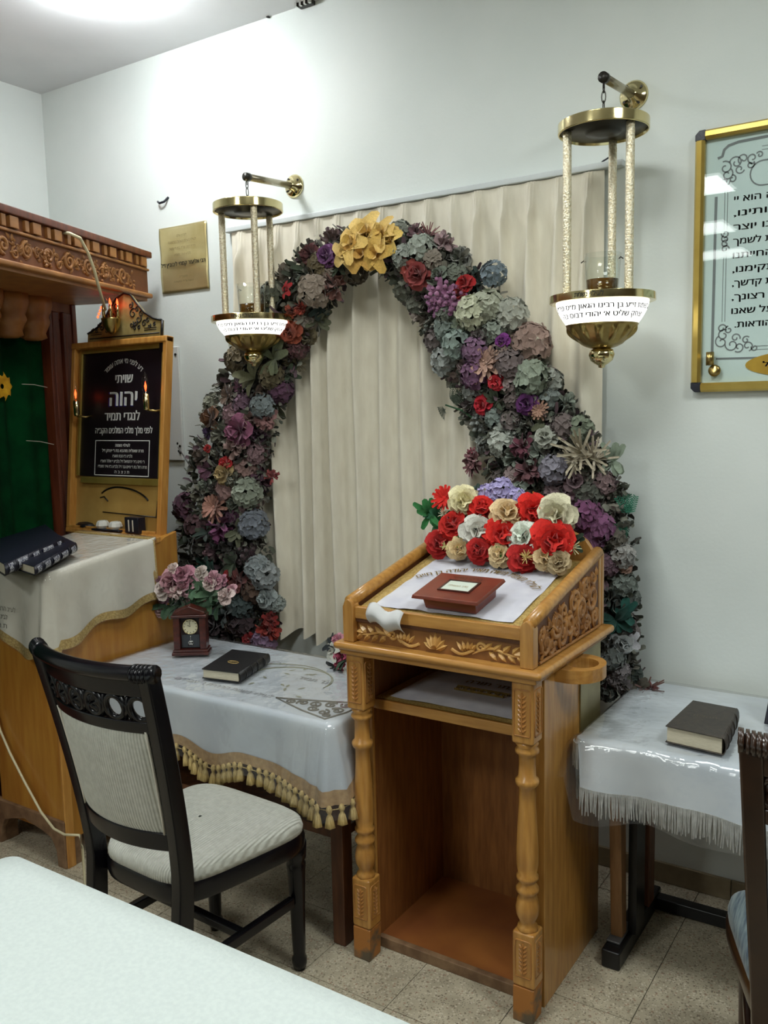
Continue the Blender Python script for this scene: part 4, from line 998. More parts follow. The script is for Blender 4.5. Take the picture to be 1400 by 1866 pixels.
# sloped box on top : left, right cheeks, front lip, frieze, board
SL = 0.215
zr = lambda y: 1.085 + SL * (y - ly0)
for x0, x1, sgn_ in ((lx0, lx0 + .028, -1), (lx1 - .028, lx1, 1)):
    mb = MB(); mb.hexa([(x0 + .004, ly0 + .03, .962), (x1 - .004, ly0 + .03, .962), (x1 - .004, ly1, .962), (x0 + .004, ly1, .962)], [(x0 + .004, ly0 + .03, zr(ly0 + .03) - .02), (x1 - .004, ly0 + .03, zr(ly0 + .03) - .02), (x1 - .004, ly1, zr(ly1) - .02), (x0 + .004, ly1, zr(ly1) - .02)])
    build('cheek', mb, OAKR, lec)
    mb = MB(); P = [(x0 + .014 if sgn_ < 0 else x1 - .014, ly0 + .01 + (ly1 - ly0 - .01) * i / 4, zr(ly0 + .01 + (ly1 - ly0 - .01) * i / 4) - .013) for i in range(5)]
    mb.tube(P, .0175, 12); build('cheek_rail', mb, OAKX, lec, smooth=True)
    pw = .036; xa = x0 - .002 if sgn_ < 0 else x1 - pw + .002
    prof = [(0, 0), (pw, 0), (pw, .10), (pw - .006, .115), (pw - .016, .122), (.016, .122), (.006, .115), (0, .10)]
    build('corner_stile', MB().prism(prof, (xa, ly0 - .004, .962), (1, 0, 0), (0, 0, 1), (0, .034, 0)), OAK, lec, bevel=.003)
    mb = MB(); mb.box(x0 + (.002 if sgn_ < 0 else 0), x1 - (.002 if sgn_ > 0 else 0), ly1 - .022, ly1, .962, zr(ly1) - .016); build('rear_stile', mb, OAK, lec, bevel=.003)
# right cheek carving
Mk = frameM((lx1 - .0035, ly0 + .035, .966), (0, 1, 0), (0, 0, 1)); mb = MB()
def clampz(x): return .098 + SL * x - .012
rk = random.Random(5)
for (x, y, r, a0, hd, w_) in ((.05, .042, .030, 2.2, 1, .006), (.085, .028, .022, 0, -1, .005), (.03, .078, .016, 1, -1, .004), (.125, .085, .036, 3.0, 1, .007), (.16, .035, .026, 1, -1, .006), (.175, .115, .024, -1, -1, .005), (.215, .06, .032, 2.4, 1, .007), (.25, .12, .030, 0, 1, .006), (.26, .03, .02, 2, -1, .005), (.30, .08, .034, 3.6, -1, .007), (.335, .14, .026, 1.6, 1, .006), (.34, .03, .024, 0, 1, .006), (.385, .10, .036, 3.1, 1, .007), (.395, .16, .018, 0, -1, .005), (.41, .04, .022, 1, -1, .005)):
    scroll(mb, Mk, x, min(y, clampz(x) - r), r * 1.12, 1.35, a0, hd, w_ * 1.35, tail=(x + rk.uniform(-.04, .04), max(.006, y - .05)))
for k in range(60):
    x = rk.uniform(.015, .42); y = rk.uniform(.015, clampz(x) - .02)
    leafc(mb, Mk, x, y, rk.uniform(.02, .042), rk.uniform(.008, .014), rk.uniform(.6, 2.5), .009)
for k in range(10):
    x = .02 + k * .042; P = [Mk @ Vector((x + .012 * sin(j * .9 + k), .004 + (clampz(x) - .006) * j / 8, .001)) for j in range(9)]
    mb.tube(P, [.005 - .0003 * j for j in range(9)], 6)
build('scroll_carving', mb, OAKC, lec, smooth=True)
build('cheek_border', MB().tube([(lx1 + .0, ly0 + .04, .968), (lx1 + .0, ly1 - .03, .968)], .004, 6), OAKC, lec)
# front frieze
build('frieze_board', MB().box(lx0 + .03, lx1 - .03, ly0 + .018, ly0 + .03, .962, 1.04), mat('frieze_ground', (150, 100, 50), (130, 84, 40), rough=.45, scale=14), lec)
build('front_lip', MB().box(lx0 + .034, lx1 - .034, ly0 + .004, ly0 + .024, 1.030, 1.064), OAKX, lec, bevel=.003)
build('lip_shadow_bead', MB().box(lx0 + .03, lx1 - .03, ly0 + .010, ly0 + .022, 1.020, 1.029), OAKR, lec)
Mk = frameM(((lx0 + lx1) / 2, ly0 + .0175, .99), (1, 0, 0), (0, 0, 1)); mb = MB()
for s_ in (-1, 1):
    for k in range(8):
        x = s_ * (.235 - k * .013); leafc(mb, Mk, x, -.002, .034, .016, (pi if s_ < 0 else 0) + (.75 if k % 2 else -.75) * s_ * (1 if s_ > 0 else -1) * s_, .009)
    mb.tube([Mk @ Vector((s_ * (.14 + i * .015), .006 * sin(i * .8), .002)) for i in range(8)], [.005 - .0004 * i for i in range(8)], 6)
    leafc(mb, Mk, s_ * .222, 0, .04, .018, 0 if s_ > 0 else pi, .009)
    scroll(mb, Mk, s_ * .135, .004, .014, 1.4, 0, s_, .0045, tail=(s_ * .11, -.016))
    for k in range(5): leafc(mb, Mk, s_ * (.085 + .006 * k), -.014 + .002 * k, .034 - .003 * k, .012, pi / 2 + s_ * (.7 - .35 * k), .009)
    mb.tube([Mk @ Vector((s_ * (.05 + i * .011), -.010 - .010 * sin(i * .62), .002)) for i in range(7)], .0045, 6)
for k in range(7): leafc(mb, Mk, 0, -.020, .050 - .003 * abs(k - 3), .016, pi / 2 + (k - 3) * .38, .013)
build('leaf_frieze', mb, mat('pale_carving', (214, 170, 104), (194, 146, 78), rough=0.38, scale=20, coat=.2), lec, smooth=False)
# reading board and back crest
zb = lambda y: 1.046 + SL * (y - ly0)
build('reading_board', MB().hexa([(lx0 + .026, ly0 + .02, zb(ly0) - .01), (lx1 - .026, ly0 + .02, zb(ly0) - .01), (lx1 - .026, ly1 - .01, zb(ly1) - .018), (lx0 + .026, ly1 - .01, zb(ly1) - .018)], [(lx0 + .026, ly0 + .02, zb(ly0 + .02)), (lx1 - .026, ly0 + .02, zb(ly0 + .02)), (lx1 - .026, ly1 - .01, zb(ly1 - .01)), (lx0 + .026, ly1 - .01, zb(ly1 - .01))]), OAKX, lec)
wdt = lx1 - lx0
poly = [(0, 0), (wdt, 0), (wdt, .215), (wdt - .03, .222)] + [(wdt / 2 + (wdt / 2 - .035) * cos(a), .215 + .085 * sin(a) ** .8) for a in [pi * i / 18 for i in range(1, 18)]] + [(.03, .222), (0, .215)]
build('back_crest', MB().prism(poly, (lx0, ly1 - .002, .962), (1, 0, 0), (0, 0, 1), (0, .02, 0)), OAK, lec, bevel=.004)
build('under_shelf_rail', MB().box(lx0 + .03, lx1 - .03, cy0, cy0 + .02, .90, .926), OAKX, lec)
# cloths of the lectern
def wavy(x0, x1, y0, y1, zf, amp, nu=60, nv=50, seed=0.0):
    return MB().grid(lambda u, v: (x0 + (x1 - x0) * u, y0 + (y1 - y0) * v, zf(y0 + (y1 - y0) * v) + amp * (noise.noise(Vector((u * 5 + seed, v * 5, seed))) + .5 * noise.noise(Vector((u * 13, v * 9, seed + 3))))), nu, nv)
lc = thing('lectern_cloth', 'white velvet cloth with gold border on the lectern top', 'cloth', (-1.145, 2.2, 1.06))
build('cloth', wavy(lx0 + .034, lx1 - .034, ly0 + .026, ly1 - .03, lambda y: zb(y) + .0045, .0025), GOLDTR, lc, smooth=True, label='gold braid border')
build('velvet_panel', wavy(lx0 + .075, lx1 - .075, ly0 + .045, ly1 - .06, lambda y: zb(y) + .0085, .0045, seed=2.0), VELVET, lc, smooth=True)
Mt = frameM((-1.145, 2.16, zb(2.16) + .0125), (1, 0, 0), (0, 1, SL)); mb = MB()
def arc2(r0_, yb):
    def f(p):
        a = p.x / r0_; rr = r0_ + p.y - yb; return Vector((rr * sin(a), yb - r0_ + rr * cos(a), 0.001))
    return f
text(mb, 'לעילוי נשמת משה מאיר יהודה בן חיים', 0, .13, .42, .026, Mt, arc2(.24, .13), bold=.02)
build('gold_embroidery', mb, GTHREAD, lc, recalc=False)
lc2 = thing('shelf_cloth', 'white cloth with gold border on the lectern inner shelf', 'cloth', (-1.145, 2.2, .775))
build('cloth', wavy(lx0 + .037, lx1 - .037, cy0 + .008, ly1 - .024, lambda y: .7755, .001), GOLDTR, lc2, smooth=True, label='gold braid border')
build('cloth_panel', wavy(lx0 + .075, lx1 - .037, cy0 + .03, ly1 - .06, lambda y: .779, .003, seed=5.0), VELVET, lc2, smooth=True)
mb = MB(); Mt = frameM((-1.14, 2.20, .7825), (1, 0, 0), (0, 1, 0)); text(mb, 'כתר תורה', 0, .09, .16, .03, Mt, bold=.02)
mb.tube([Mt @ Vector((-.08, .02, 0)), Mt @ Vector((.08, .02, 0))], .003, 5); mb.tube([Mt @ Vector((-.085, .05, 0)), Mt @ Vector((.085, .05, 0))], .003, 5)
for k in range(7): scroll(mb, Mt, -.075 + k * .025, .036, .01, 1.2, k, 1, .002)
build('crown_embroidery', mb, GTHREAD, lc2, recalc=False)
# tissue on the lip
mb = MB().grid(lambda u, v: (-1.335 + .11 * u, ly0 - .012 - .02 * sin(pi * v) + .03 * v * 0, 1.028 + .055 * v + .008 * sin(u * 9) - .018 * u), 12, 10)
tag(build('tissue_wad', mb, mat('thin_tissue', (206, 206, 206), rough=1.0), smooth=True, solid=.001), 'small crumpled white tissue stuck on the lectern front edge', 'tissue')
# red-brown stand box
Bm = frameM((-1.119, 2.076, zb(2.076) + .012), (1, -.02, 0), (0.0, 1, SL))
bx = thing('wooden_box', 'red-brown wooden box with flared lid and white label on the lectern', 'box', Bm @ Vector((0, 0, 0)))
build('box_body', MB(Bm).hexa([(-.078, -.055, 0), (.078, -.055, 0), (.078, .062, 0), (-.078, .062, 0)], [(-.082, -.06, .038), (.082, -.06, .038), (.082, .066, .038), (-.082, .066, .038)]), REDW, bx, bevel=.002)
build('lid', MB(Bm).hexa([(-.102, -.084, .038), (.102, -.084, .038), (.102, .084, .038), (-.102, .084, .038)], [(-.099, -.081, .048), (.099, -.081, .048), (.099, .081, .048), (-.099, .081, .048)]), REDW, bx, bevel=.002)
mb = MB(Bm)
for a in ((-.046, .052, -.036, -.031), (-.046, .052, .031, .036), (-.046, -.041, -.031, .031), (.047, .052, -.031, .031)): mb.box(a[0], a[1], a[2], a[3], .048, .052)
build('label_frame', mb, MAHO, bx)
build('white_label', MB(Bm).box(-.041, .047, -.031, .031, .048, .0495), mat('label_paper', (206, 214, 200), rough=.6), bx)
mb = MB(); text(mb, 'סדר התפילה', 0, -.005, .06, .011, Bm @ Matrix.Translation((0, 0, .0498))); build('label_lettering', mb, GTHREAD, bx, recalc=False)
mb = MB(); text(mb, 'ברכי נפשי', 0, .05, .09, .016, Bm @ Matrix.Translation((0, 0, .0484))); build('carved_lettering', mb, MAHO, bx, recalc=False)

# ---------------------------------------------------------------- left table with cloth, plastic, tassels
TZ = 0.712
def table(name, label, x0, x1, y0, y1, z, mt, legs, extra=None):
    t = thing(name, label, 'table', ((x0 + x1) / 2, (y0 + y1) / 2, 0))
    build('table_top', MB().box(x0, x1, y0, y1, z - .025, z), mt, t, bevel=.003)
    build('apron', MB().box(x0 + .04, x1 - .04, y0 + .03, y0 + .05, z - .10, z - .025), mt, t)
    build('apron', MB().box(x0 + .04, x1 - .04, y1 - .05, y1 - .03, z - .10, z - .025), mt, t)
    for (a, b, c, d) in legs: build('leg', MB().box(a, b, c, d, 0, z - .025), mt, t, bevel=.004)
    return t
tx0, tx1, ty0, ty1 = -2.57, -1.475, 1.945, 2.47
BRW = mat('plain_brown_wood', (112, 70, 44), (84, 50, 32), rough=0.45, scale=8, stretch=(6, 6, .8))
lt = table('side_table', 'brown wooden table under the tasselled white cloth at left', tx0, tx1, ty0, ty1, TZ, BRW,
      [(-1.525, -1.48, 1.99, 2.04), (-1.525, -1.48, 2.39, 2.44), (-2.54, -2.49, 1.99, 2.04), (-2.54, -2.49, 2.39, 2.44)])
build('shelf_board', MB().box(-2.5, -1.53, 2.05, 2.40, .30, .33), BRW, lt)
PL = perim(tx0 - .004, tx1 + .004, ty0 - .004, ty1 + .004, .02)
def scal(t): # hem depth along the front
    X = tx0 + (tx1 - tx0) * t
    return .165 + .045 * (0.5 - .5 * cos((X + 1.79) / .36 * pi)) if X > -1.79 else .165 + .035 * (0.5 - .5 * cos((X + 1.79) / .30 * 2 * pi))
def dropL(sd, t):
    if sd == 'f': return scal(t)
    if sd == 'fc': return scal(1) + .004
    if sd == 'r': return scal(1) - .03 * sin(t * 9)
    if sd == 'l': return .18
    return .02
def foldL(i, sd, t):
    if sd == 'f':
        X = tx0 + (tx1 - tx0) * t
        return .012 + .006 * sin(X * 13) + .03 * max(0, 1 - abs(X + 1.515) / .1) + .008 * sin(X * 42) * max(0, 1 - abs(X + 1.55) / .2)
    if sd == 'fc': return .042 + .01 * sin(t * 9)
    if sd == 'r': return .012 + .006 * sin(t * 30) + .03 * max(0, 1 - t * 5)
    return .006
zl = lambda x, y: TZ + .0015
mb, ptL = drape(PL, zl, dropL, foldL, rows=14)
tc_ = thing('tasselled_tablecloth', 'white tablecloth with brown band and gold tassels on the left table', 'tablecloth', (-2.0, 2.2, TZ))
build('cloth', mb, SATIN, tc_, smooth=True)
idx = [i for i, p in enumerate(PL) if p[4] in ('f', 'fc', 'r')]
build('brown_band', band(PL, ptL, idx, .86, 1.06, .0025), BROWNTR, tc_, smooth=True)
# tassels, one by one
acc = 0; prev = None; ntas = 0
tprof = [(.003, .004), (.007, 0), (.009, -.008), (.0065, -.015), (.0045, -.019), (.009, -.027), (.0125, -.042), (.0145, -.056), (.011, -.058)]
tmesh = None
for i in idx:
    p = ptL(i, 1.06, .004)
    if prev is not None: acc += (p - prev).length
    prev = p
    if prev is None or acc >= .0245 or ntas == 0:
        acc = 0; ntas += 1
        if tmesh is None:
            o = build('tassel', MB().lathe(p.x, p.y, [(r, p.z + z) for r, z in tprof][::-1], 10, lambda a, r, z: r * (1 + .12 * cos(5 * a))), TASS, tc_, smooth=True, orig=p); tmesh = o
        else:
            o = bpy.data.objects.new('tassel', tmesh.data); COL.objects.link(o); o.parent = tc_; o.location = p - wloc(tc_)
            o.scale = (1, 1, R.uniform(.92, 1.1)); o.rotation_euler = (R.uniform(-.1, .1), R.uniform(-.12, .12), R.uniform(0, 6))
build('cord_edge', MB().tube([ptL(i, 1.05, .004) - Vector((0, 0, .012)) for i in idx[::2]], .0016, 5), TASS, tc_, smooth=True)
# embroidery
mb = MB(); Mt = frameM((-1.60, 2.045, TZ + .0035), (1, 0, 0), (0, 1, 0))
out = [(-.16, .035), (-.05, .085), (.03, .115), (.115, .135), (.112, .04), (.10, -.075), (.03, -.045), (-.06, -.012)]
out = [(-.165, -.0), (-.02, .045), (.06, .075), (.112, .095), (.108, .0), (.085, -.075), (-.02, -.05), (-.10, -.022)]
mb.tube([Mt @ Vector((a, b, 0)) for a, b in out], .0028, 5, closed=True)
for (x, y, r, h) in ((-.10, 0, .018, 1), (-.06, .005, .02, -1), (-.02, .012, .022, 1), (.0, -.02, .02, -1), (.03, .03, .022, 1), (.045, -.03, .02, -1), (.075, .05, .02, 1), (.075, .0, .022, -1), (.07, -.045, .014, 1)):
    scroll(mb, Mt, x, y, r, 1.4, x * 40, h, .0032)
build('corner_embroidery', mb, THREAD, tc_, smooth=True)
mb = MB(); Mt = frameM((-1.99, 2.13, TZ + .0032), (1, .02, 0), (-.02, 1, 0))
text(mb, 'לעילוי נשמת הרה״ח ר׳ אברהם', -.0, -.10, .42, .026, Mt); text(mb, 'לזכר עולם יהיה צדיק', -.12, .20, .36, .026, Mt)
text(mb, 'נר תמיד', .22, .10, .12, .028, Mt)
build('text_embroidery', mb, mat('pale_thread', (150, 150, 150), rough=.8), tc_, recalc=False)
mb = MB()
mb.tube([Mt @ Vector((.14 + .16 * cos(a), .08 + .13 * sin(a), 0)) for a in [i * pi / 14 for i in range(15)]], .002, 5)
mb.tube([Mt @ Vector((.10 + .2 * cos(a), .06 + .17 * sin(a), 0)) for a in [i * pi / 14 for i in range(12)]], .0015, 5)
for k in range(12): leafc(mb, Mt, .18 + R.uniform(-.12, .12), .0 + R.uniform(-.05, .2), .03, .01, R.uniform(0, 6), .001)
build('wreath_embroidery', mb, mat('olive_thread', (150, 150, 122), rough=.8), tc_, smooth=True)
mb, ptP = drape(PL, zl, lambda sd, t: dropL(sd, t) + (.05 if sd[0] in 'frl' else 0) + (.006 * sin(t * 40) if sd == 'f' else 0),
   lambda i, sd, t: foldL(i, sd, t) * 1.25 + .010 + (.016 * abs(sin(t * 60)) * max(0, 1 - abs(t - .93) / .16) + .006 * sin(t * 23) if sd == 'f' else (.014 * abs(sin(t * 8)) if sd == 'fc' else 0)), lift=.005, rows=14)
mb.v = [Vector((v.x, v.y, v.z + (.0012 * noise.noise(v * 14) if v.z > TZ + .003 else 0))) for v in mb.v]
tag(build('plastic_cover', mb, PLAS, smooth=True), 'clear shiny plastic cover over the tasselled tablecloth', 'cover')

# ---------------------------------------------------------------- right table
rx0, rx1, ry0, ry1 = -0.828, 0.42, 2.205, 2.775
rt = thing('side_table', 'dark legged table under the white fringed cloth at right', 'table', ((rx0 + rx1) / 2, 2.5, 0))
build('table_top', MB().box(rx0, rx1, ry0, ry1, TZ - .025, TZ), BRW, rt, bevel=.003)
for lx in (-.775, .33):
    build('front_leg', MB().hexa([(lx - .015, 2.37, .06), (lx + .02, 2.37, .06), (lx + .02, 2.41, .06), (lx - .015, 2.41, .06)], [(lx - .015, 2.33, TZ - .03), (lx + .02, 2.33, TZ - .03), (lx + .02, 2.38, TZ - .03), (lx - .015, 2.38, TZ - .03)]), mat('tan_leg', (150, 112, 74), (124, 90, 56), rough=.5, scale=9, stretch=(6, 6, .8)), rt, bevel=.003)
    build('rear_leg', MB().box(lx + .0, lx + .035, 2.58, 2.64, .05, TZ - .03), BRW, rt, bevel=.003)
    build('leg_post', MB().box(lx + .02, lx + .045, 2.42, 2.50, .05, TZ - .03), BLACK, rt)
    build('foot_bar', MB().box(lx - .02, lx + .035, 2.30, 2.72, .0, .055), BLACK, rt, bevel=.006)
    build('foot_cap', MB().box(lx - .018, lx + .022, 2.34, 2.46, .055, .062), mat('grey_metal', (120, 122, 124), rough=.4, metal=.6), rt, bevel=.002)
build('stretcher', MB().box(-.78, .34, 2.66, 2.70, .005, .045), BLACK, rt, bevel=.004)
PR = perim(rx0 - .004, rx1 + .004, ry0 - .004, ry1 + .004, .018)
def dropR(sd, t):
    if sd in ('f', 'fc'): return .135 + .004 * sin(t * 20)
    if sd in 'rl': return .135
    return .02
def foldR(i, sd, t):
    if sd == 'f': return .014 + .011 * sin(t * 17 + 2.4) + .006 * sin(t * 39)
    if sd == 'fc': return .02
    if sd in ('l', 'lc'): return .010
    return .01
mb, ptR = drape(PR, zl, dropR, foldR, rows=12)
rc_ = thing('fringed_tablecloth', 'white satin tablecloth with long white fringe on the right table', 'tablecloth', (-.2, 2.5, TZ))
build('cloth', mb, SATIN, rc_, smooth=True)
idx = [i for i, p in enumerate(PR) if p[4] in ('f', 'fc', 'l', 'lc', 'r')]
mb = MB()
for i in idx:
    for s_ in range(3):
        a = ptR(i, 1.0, 0); b_ = ptR(i + 1, 1.0, 0) if i + 1 < len(PR) else ptR(0, 1, 0)
        if (b_ - a).length > .05: continue
        p = a + (b_ - a) * (s_ / 3); L_ = R.uniform(.052, .070)
        q = p + Vector((R.uniform(-.004, .004), R.uniform(-.006, .003), -L_)); mid = (p + q) / 2 + Vector((R.uniform(-.002, .002), -.002, 0))
        mb.tube([p + Vector((0, 0, .008)), mid, q], [.0019, .0017, .0012], 4)
build('fringe', mb, FRINGE, rc_, kind='stuff')
mb = MB().add([], []); 
mb2, ptRP = drape(PR, zl, lambda sd, t: dropR(sd, t) + (.07 + .01 * sin(t * 30) if sd[0] in 'fl' else .0), lambda i, sd, t: foldR(i, sd, t) * 1.2 + .012 + (.05 if sd == 'lc' else 0) + (.03 * max(0, 1 - t * 14) if sd == 'f' else 0) + (.02 if sd == 'l' else 0), lift=.005)
mb2.v = [Vector((v.x, v.y, v.z + (.003 * abs(noise.noise(v * 11)) if v.z > TZ + .003 else 0))) for v in mb2.v]
tag(build('plastic_cover', mb2, PLAS, smooth=True), 'clear plastic cover over the fringed right tablecloth', 'cover')
c = onZ(1392, 1325, TZ)
t = thing('book_stand', 'dark upright stand edge on the right table behind the brown chair', 'book stand', (c.x + .03, c.y, TZ + .008))
build('leaning_board', MB().hexa([(c.x, c.y, TZ + .009), (c.x + .20, c.y - .02, TZ + .009), (c.x + .20, c.y - .008, TZ + .009), (c.x, c.y + .012, TZ + .009)], [(c.x + .02, c.y + .05, TZ + .19), (c.x + .22, c.y + .03, TZ + .19), (c.x + .22, c.y + .042, TZ + .19), (c.x + .02, c.y + .062, TZ + .19)]), NAVY, t, bevel=.002)
build('ledge', MB().box(c.x + .02, c.x + .2, c.y - .04, c.y - .018, TZ + .009, TZ + .02), NAVY, t)

# ---------------------------------------------------------------- chairs
def chair(label, cat, ox, oy, ang, wood, seatm, backm, white=True, sc=1.0):
    T = rotz(ox, oy, ang); t = thing('dining_chair', label, cat, (ox, oy, 0))
    def Pp(x, y, z): return T @ Vector((x, y, z))
    ZT = 1.02
    def post(s_, u):  # u 0 floor .. 1 top ; centre line of the rear post
        z = ZT * u
        if z < .45: x = .166 + .008 * (z / .45); y = -.035 * (1 - z / .45)
        else:
            q = (z - .45) / (ZT - .45); x = .174 + .038 * q; y = -.10 * q ** 1.35
        return Vector((s_ * x, y, z))
    for s_ in (-1, 1):
        mb = MB(T); n_ = 22; vs = []
        for i in range(n_):
            p = post(s_, i / (n_ - 1)); wx = .017 + .003 * (i / n_); wy = .026 - .006 * (i / n_)
            vs += [(p.x - wx, p.y - wy, p.z), (p.x + wx, p.y - wy, p.z), (p.x + wx, p.y + wy, p.z), (p.x - wx, p.y + wy, p.z)]
        fs = [(0, 3, 2, 1), tuple(range(4 * n_ - 4, 4 * n_))]
        for i in range(n_ - 1):
            for k in range(4): fs.append((4 * i + k, 4 * i + (k + 1) % 4, 4 * i + 4 + (k + 1) % 4, 4 * i + 4 + k))
        mb.add(vs, fs); build('rear_leg', mb, wood, t, bevel=.005)
    bow = lambda u: -.045 * (1 - (2 * u - 1) ** 2)   # u 0..1 across the back
    def acr(u, z, dy=0.0):
        a = post(-1, z / ZT); b_ = post(1, z / ZT); p = a + (b_ - a) * u; return Vector((p.x, p.y + bow(u) + dy, z))
    # crest roll with end scrolls
    mb = MB(T); n_ = 21
    mb.tube([acr(i / (n_ - 1) * 1.08 - .04, ZT + .006 + .0 * i, -.006) for i in range(n_)], [.019 if 0 < i < n_ - 1 else .012 for i in range(n_)], 14)
    build('crest_roll', mb, wood, t, smooth=True)
    for u in (.0, 1.0):
        mb = MB(T)
        for k in range(6):
            q = u + (k - 2.5) * .022 * (1 if u < .5 else -1) * (-1 if u < .5 else -1)
            c_ = acr(max(-.04, min(1.04, q)), ZT + .006, -.006); mb.tube([c_ + Vector((-.003, 0, 0)), c_ + Vector((.003, 0, 0))], .0225, 14)
        build('carved_collar', mb, wood, t, smooth=True)
    def rail(name, z0, z1, th, mt=wood, u0=0.02, u1=.98, bv=.004):
        mb = MB(T); n_ = 17; vs = []
        for i in range(n_):
            u = u0 + (u1 - u0) * i / (n_ - 1)
            for z, d in ((z0, -th / 2), (z0, th / 2), (z1, th / 2), (z1, -th / 2)): vs.append(acr(u, z, d))
        fs = [(0, 1, 2, 3), tuple(range(4 * n_ - 4, 4 * n_))[::-1]]
        for i in range(n_ - 1):
            for k in range(4): fs.append((4 * i + k, 4 * i + 4 + k, 4 * i + 4 + (k + 1) % 4, 4 * i + (k + 1) % 4))
        mb.add(vs, fs); return build(name, mb, mt, t, bevel=bv)
    rail('upper_back_rail', .965, 1.012, .02); rail('pierced_panel_rail', .868, .900, .02)
    for k in range(6):
        u = .09 + k * .164; mb = MB(T)
        mb.tube([acr(u + .062 * cos(a), .932 + .030 * sin(a)) for a in [i * pi / 8 for i in range(16)]], .0078, 8, closed=True)
        build('pierced_ring', mb, wood, t, smooth=True)
        if k < 4:
            mb = MB(T); mb.grid(lambda a_, b_: acr(u + .062 * b_ * cos(a_ * 6.2832), .932 + .030 * b_ * sin(a_ * 6.2832), -.006 * (1 - b_) * (1 + cos(a_ * 31.4))), 20, 4, closeu=True); build('rosette', mb, wood, t, smooth=True, solid=.004)
        if k < 5:
            mb = MB(T); uu = u + .082
            mb.tube([acr(uu - .022, .903), acr(uu, .932), acr(uu + .022, .962)], .0065, 6); mb.tube([acr(uu + .022, .903), acr(uu, .932), acr(uu - .022, .962)], .0065, 6)
            build('cross_carving', mb, wood, t, smooth=True)
    rail('lower_back_rail', .548, .598, .022); 
    # upholstered back pad
    mb = MB(T)
    def pad(u, v):
        uu = .07 + .86 * u; z = .590 + (.880 - .590) * v; return acr(uu, z)
    nu_, nv_ = 20, 12
    for sd in (-1, 1):
        mb.grid(lambda u, v: pad(u, v) + Vector((0, sd * (.004 + .016 * (sin(pi * u) * sin(pi * v)) ** .35), 0)), nu_, nv_)
    build('back_pad', mb, backm, t, smooth=True)
    for uu in (.07, .93): build('piping', MB(T).tube([acr(uu, .595 + .28 * i / 8, -.008) for i in range(9)], .0035, 6), CREAMC if white else backm, t, smooth=True)
    # seat rails
    def outline(k, f=1.0):
        # closed seat outline, k 0..1
        pts = []
        for i in range(48):
            a = 2 * pi * i / 48; c_, s_ = cos(a), sin(a)
            ex = 2 / 4.5; x = (abs(c_) ** ex) * (1 if c_ > 0 else -1); y = (abs(s_) ** ex) * (1 if s_ > 0 else -1)
            yy = .215 + .225 * y * f; wv = .172 + .075 * ((yy + .01) / .45)
            pts.append((x * wv * f, yy))
        return pts
    O = outline(0)
    mb = MB(T); n_ = 48; vs = []
    for f, z in ((1.0, .385), (1.02, .40), (1.02, .425), (1.0, .44), (.86, .44), (.86, .385)):
        vs += [(x * (f if f < .99 else f), .215 + (y - .215) * f, z) for x, y in O]
    fs = []
    for j in range(6):
        for i in range(48): fs.append((j * 48 + i, j * 48 + (i + 1) % 48, ((j + 1) % 6) * 48 + (i + 1) % 48, ((j + 1) % 6) * 48 + i))
    mb.add(vs, fs); build('seat_frame', mb, wood, t, smooth=False, bevel=.002)
    mb = MB(T); vs = []; fs = []
    rings = [(1.0, .438), (1.005, .452), (.985, .468), (.93, .478), (.75, .488), (.5, .494), (.25, .497), (.02, .498)]
    for f, z in rings: vs += [(x * f, .215 + (y - .215) * f, z) for x, y in O]
    for j in range(len(rings) - 1):
        for i in range(48): fs.append((j * 48 + i, j * 48 + (i + 1) % 48, (j + 1) * 48 + (i + 1) % 48, (j + 1) * 48 + i))
    fs.append(tuple(range(48))[::-1]); mb.add(vs, fs); build('seat_cushion', mb, seatm, t, smooth=True)
    for s_ in (-1, 1):
        c_ = Pp(s_ * .175, .41, 0)
        build('front_leg', MB().lathe(c_.x, c_.y, [(.016, 0), (.022, .02), (.022, .035), (.017, .045), (.019, .06), (.022, .20), (.026, .30), (.028, .325), (.024, .335), (.030, .345), (.032, .39)], 16), wood, t, smooth=True)
        build('side_stretcher', MB(T).box(s_ * .178 - .011, s_ * .178 + .011, 0.0, .385, .205, .235), wood, t, bevel=.004)
    build('cross_stretcher', MB(T).box(-.175, .175, .18, .205, .208, .232), wood, t, bevel=.004)
    return t
chair('black lacquered dining chair with white ribbed seat pulled up to the left table', 'chair', -1.732, 1.44, radians(-3), BLACKW, RIB, RIB)
chair('dark brown wooden chair with blue striped seat cut off at the right edge', 'chair', -0.095, 1.72, radians(13), DARKW, BLUEF, BLUEF, False)

# ---------------------------------------------------------------- mantel clock
Tk = rotz((-2.389 - 2.277) / 2, (2.196 + 2.273) / 2, atan2(.077, .112), TZ + .0105)
ck = thing('mantel_clock', 'small dark mahogany mantel clock standing on the left white table', 'clock', Tk @ Vector((0, .03, 0)))
hw = .068
build('base', MB(Tk).box(-hw, hw, 0, .075, 0, .012), MAHO, ck, bevel=.003)
build('base_step', MB(Tk).box(-hw + .004, hw - .004, .003, .072, .012, .022), MAHO, ck, bevel=.003)
for s_ in (-1, 1): build('side_pillar', MB(Tk).box(min(s_ * .036, s_ * .060), max(s_ * .036, s_ * .060), .006, .068, .022, .142), MAHO, ck, bevel=.003)
build('case_back', MB(Tk).box(-.04, .04, .03, .066, .022, .142), mat('dark_case', (40, 24, 24), rough=.5), ck)
build('cornice', MB(Tk).box(-.066, .066, .0, .074, .142, .152), MAHO, ck, bevel=.003)
build('pediment', MB(Tk).prism([(-.06, 0), (.06, 0), (.058, .01), (0, .032), (-.058, .01)], (0, .006, .152), (1, 0, 0), (0, 0, 1), (0, .06, 0)), MAHO, ck, bevel=.002)
Mk = Tk @ frameM((0, .0262, .104), (1, 0, 0), (0, 0, 1))
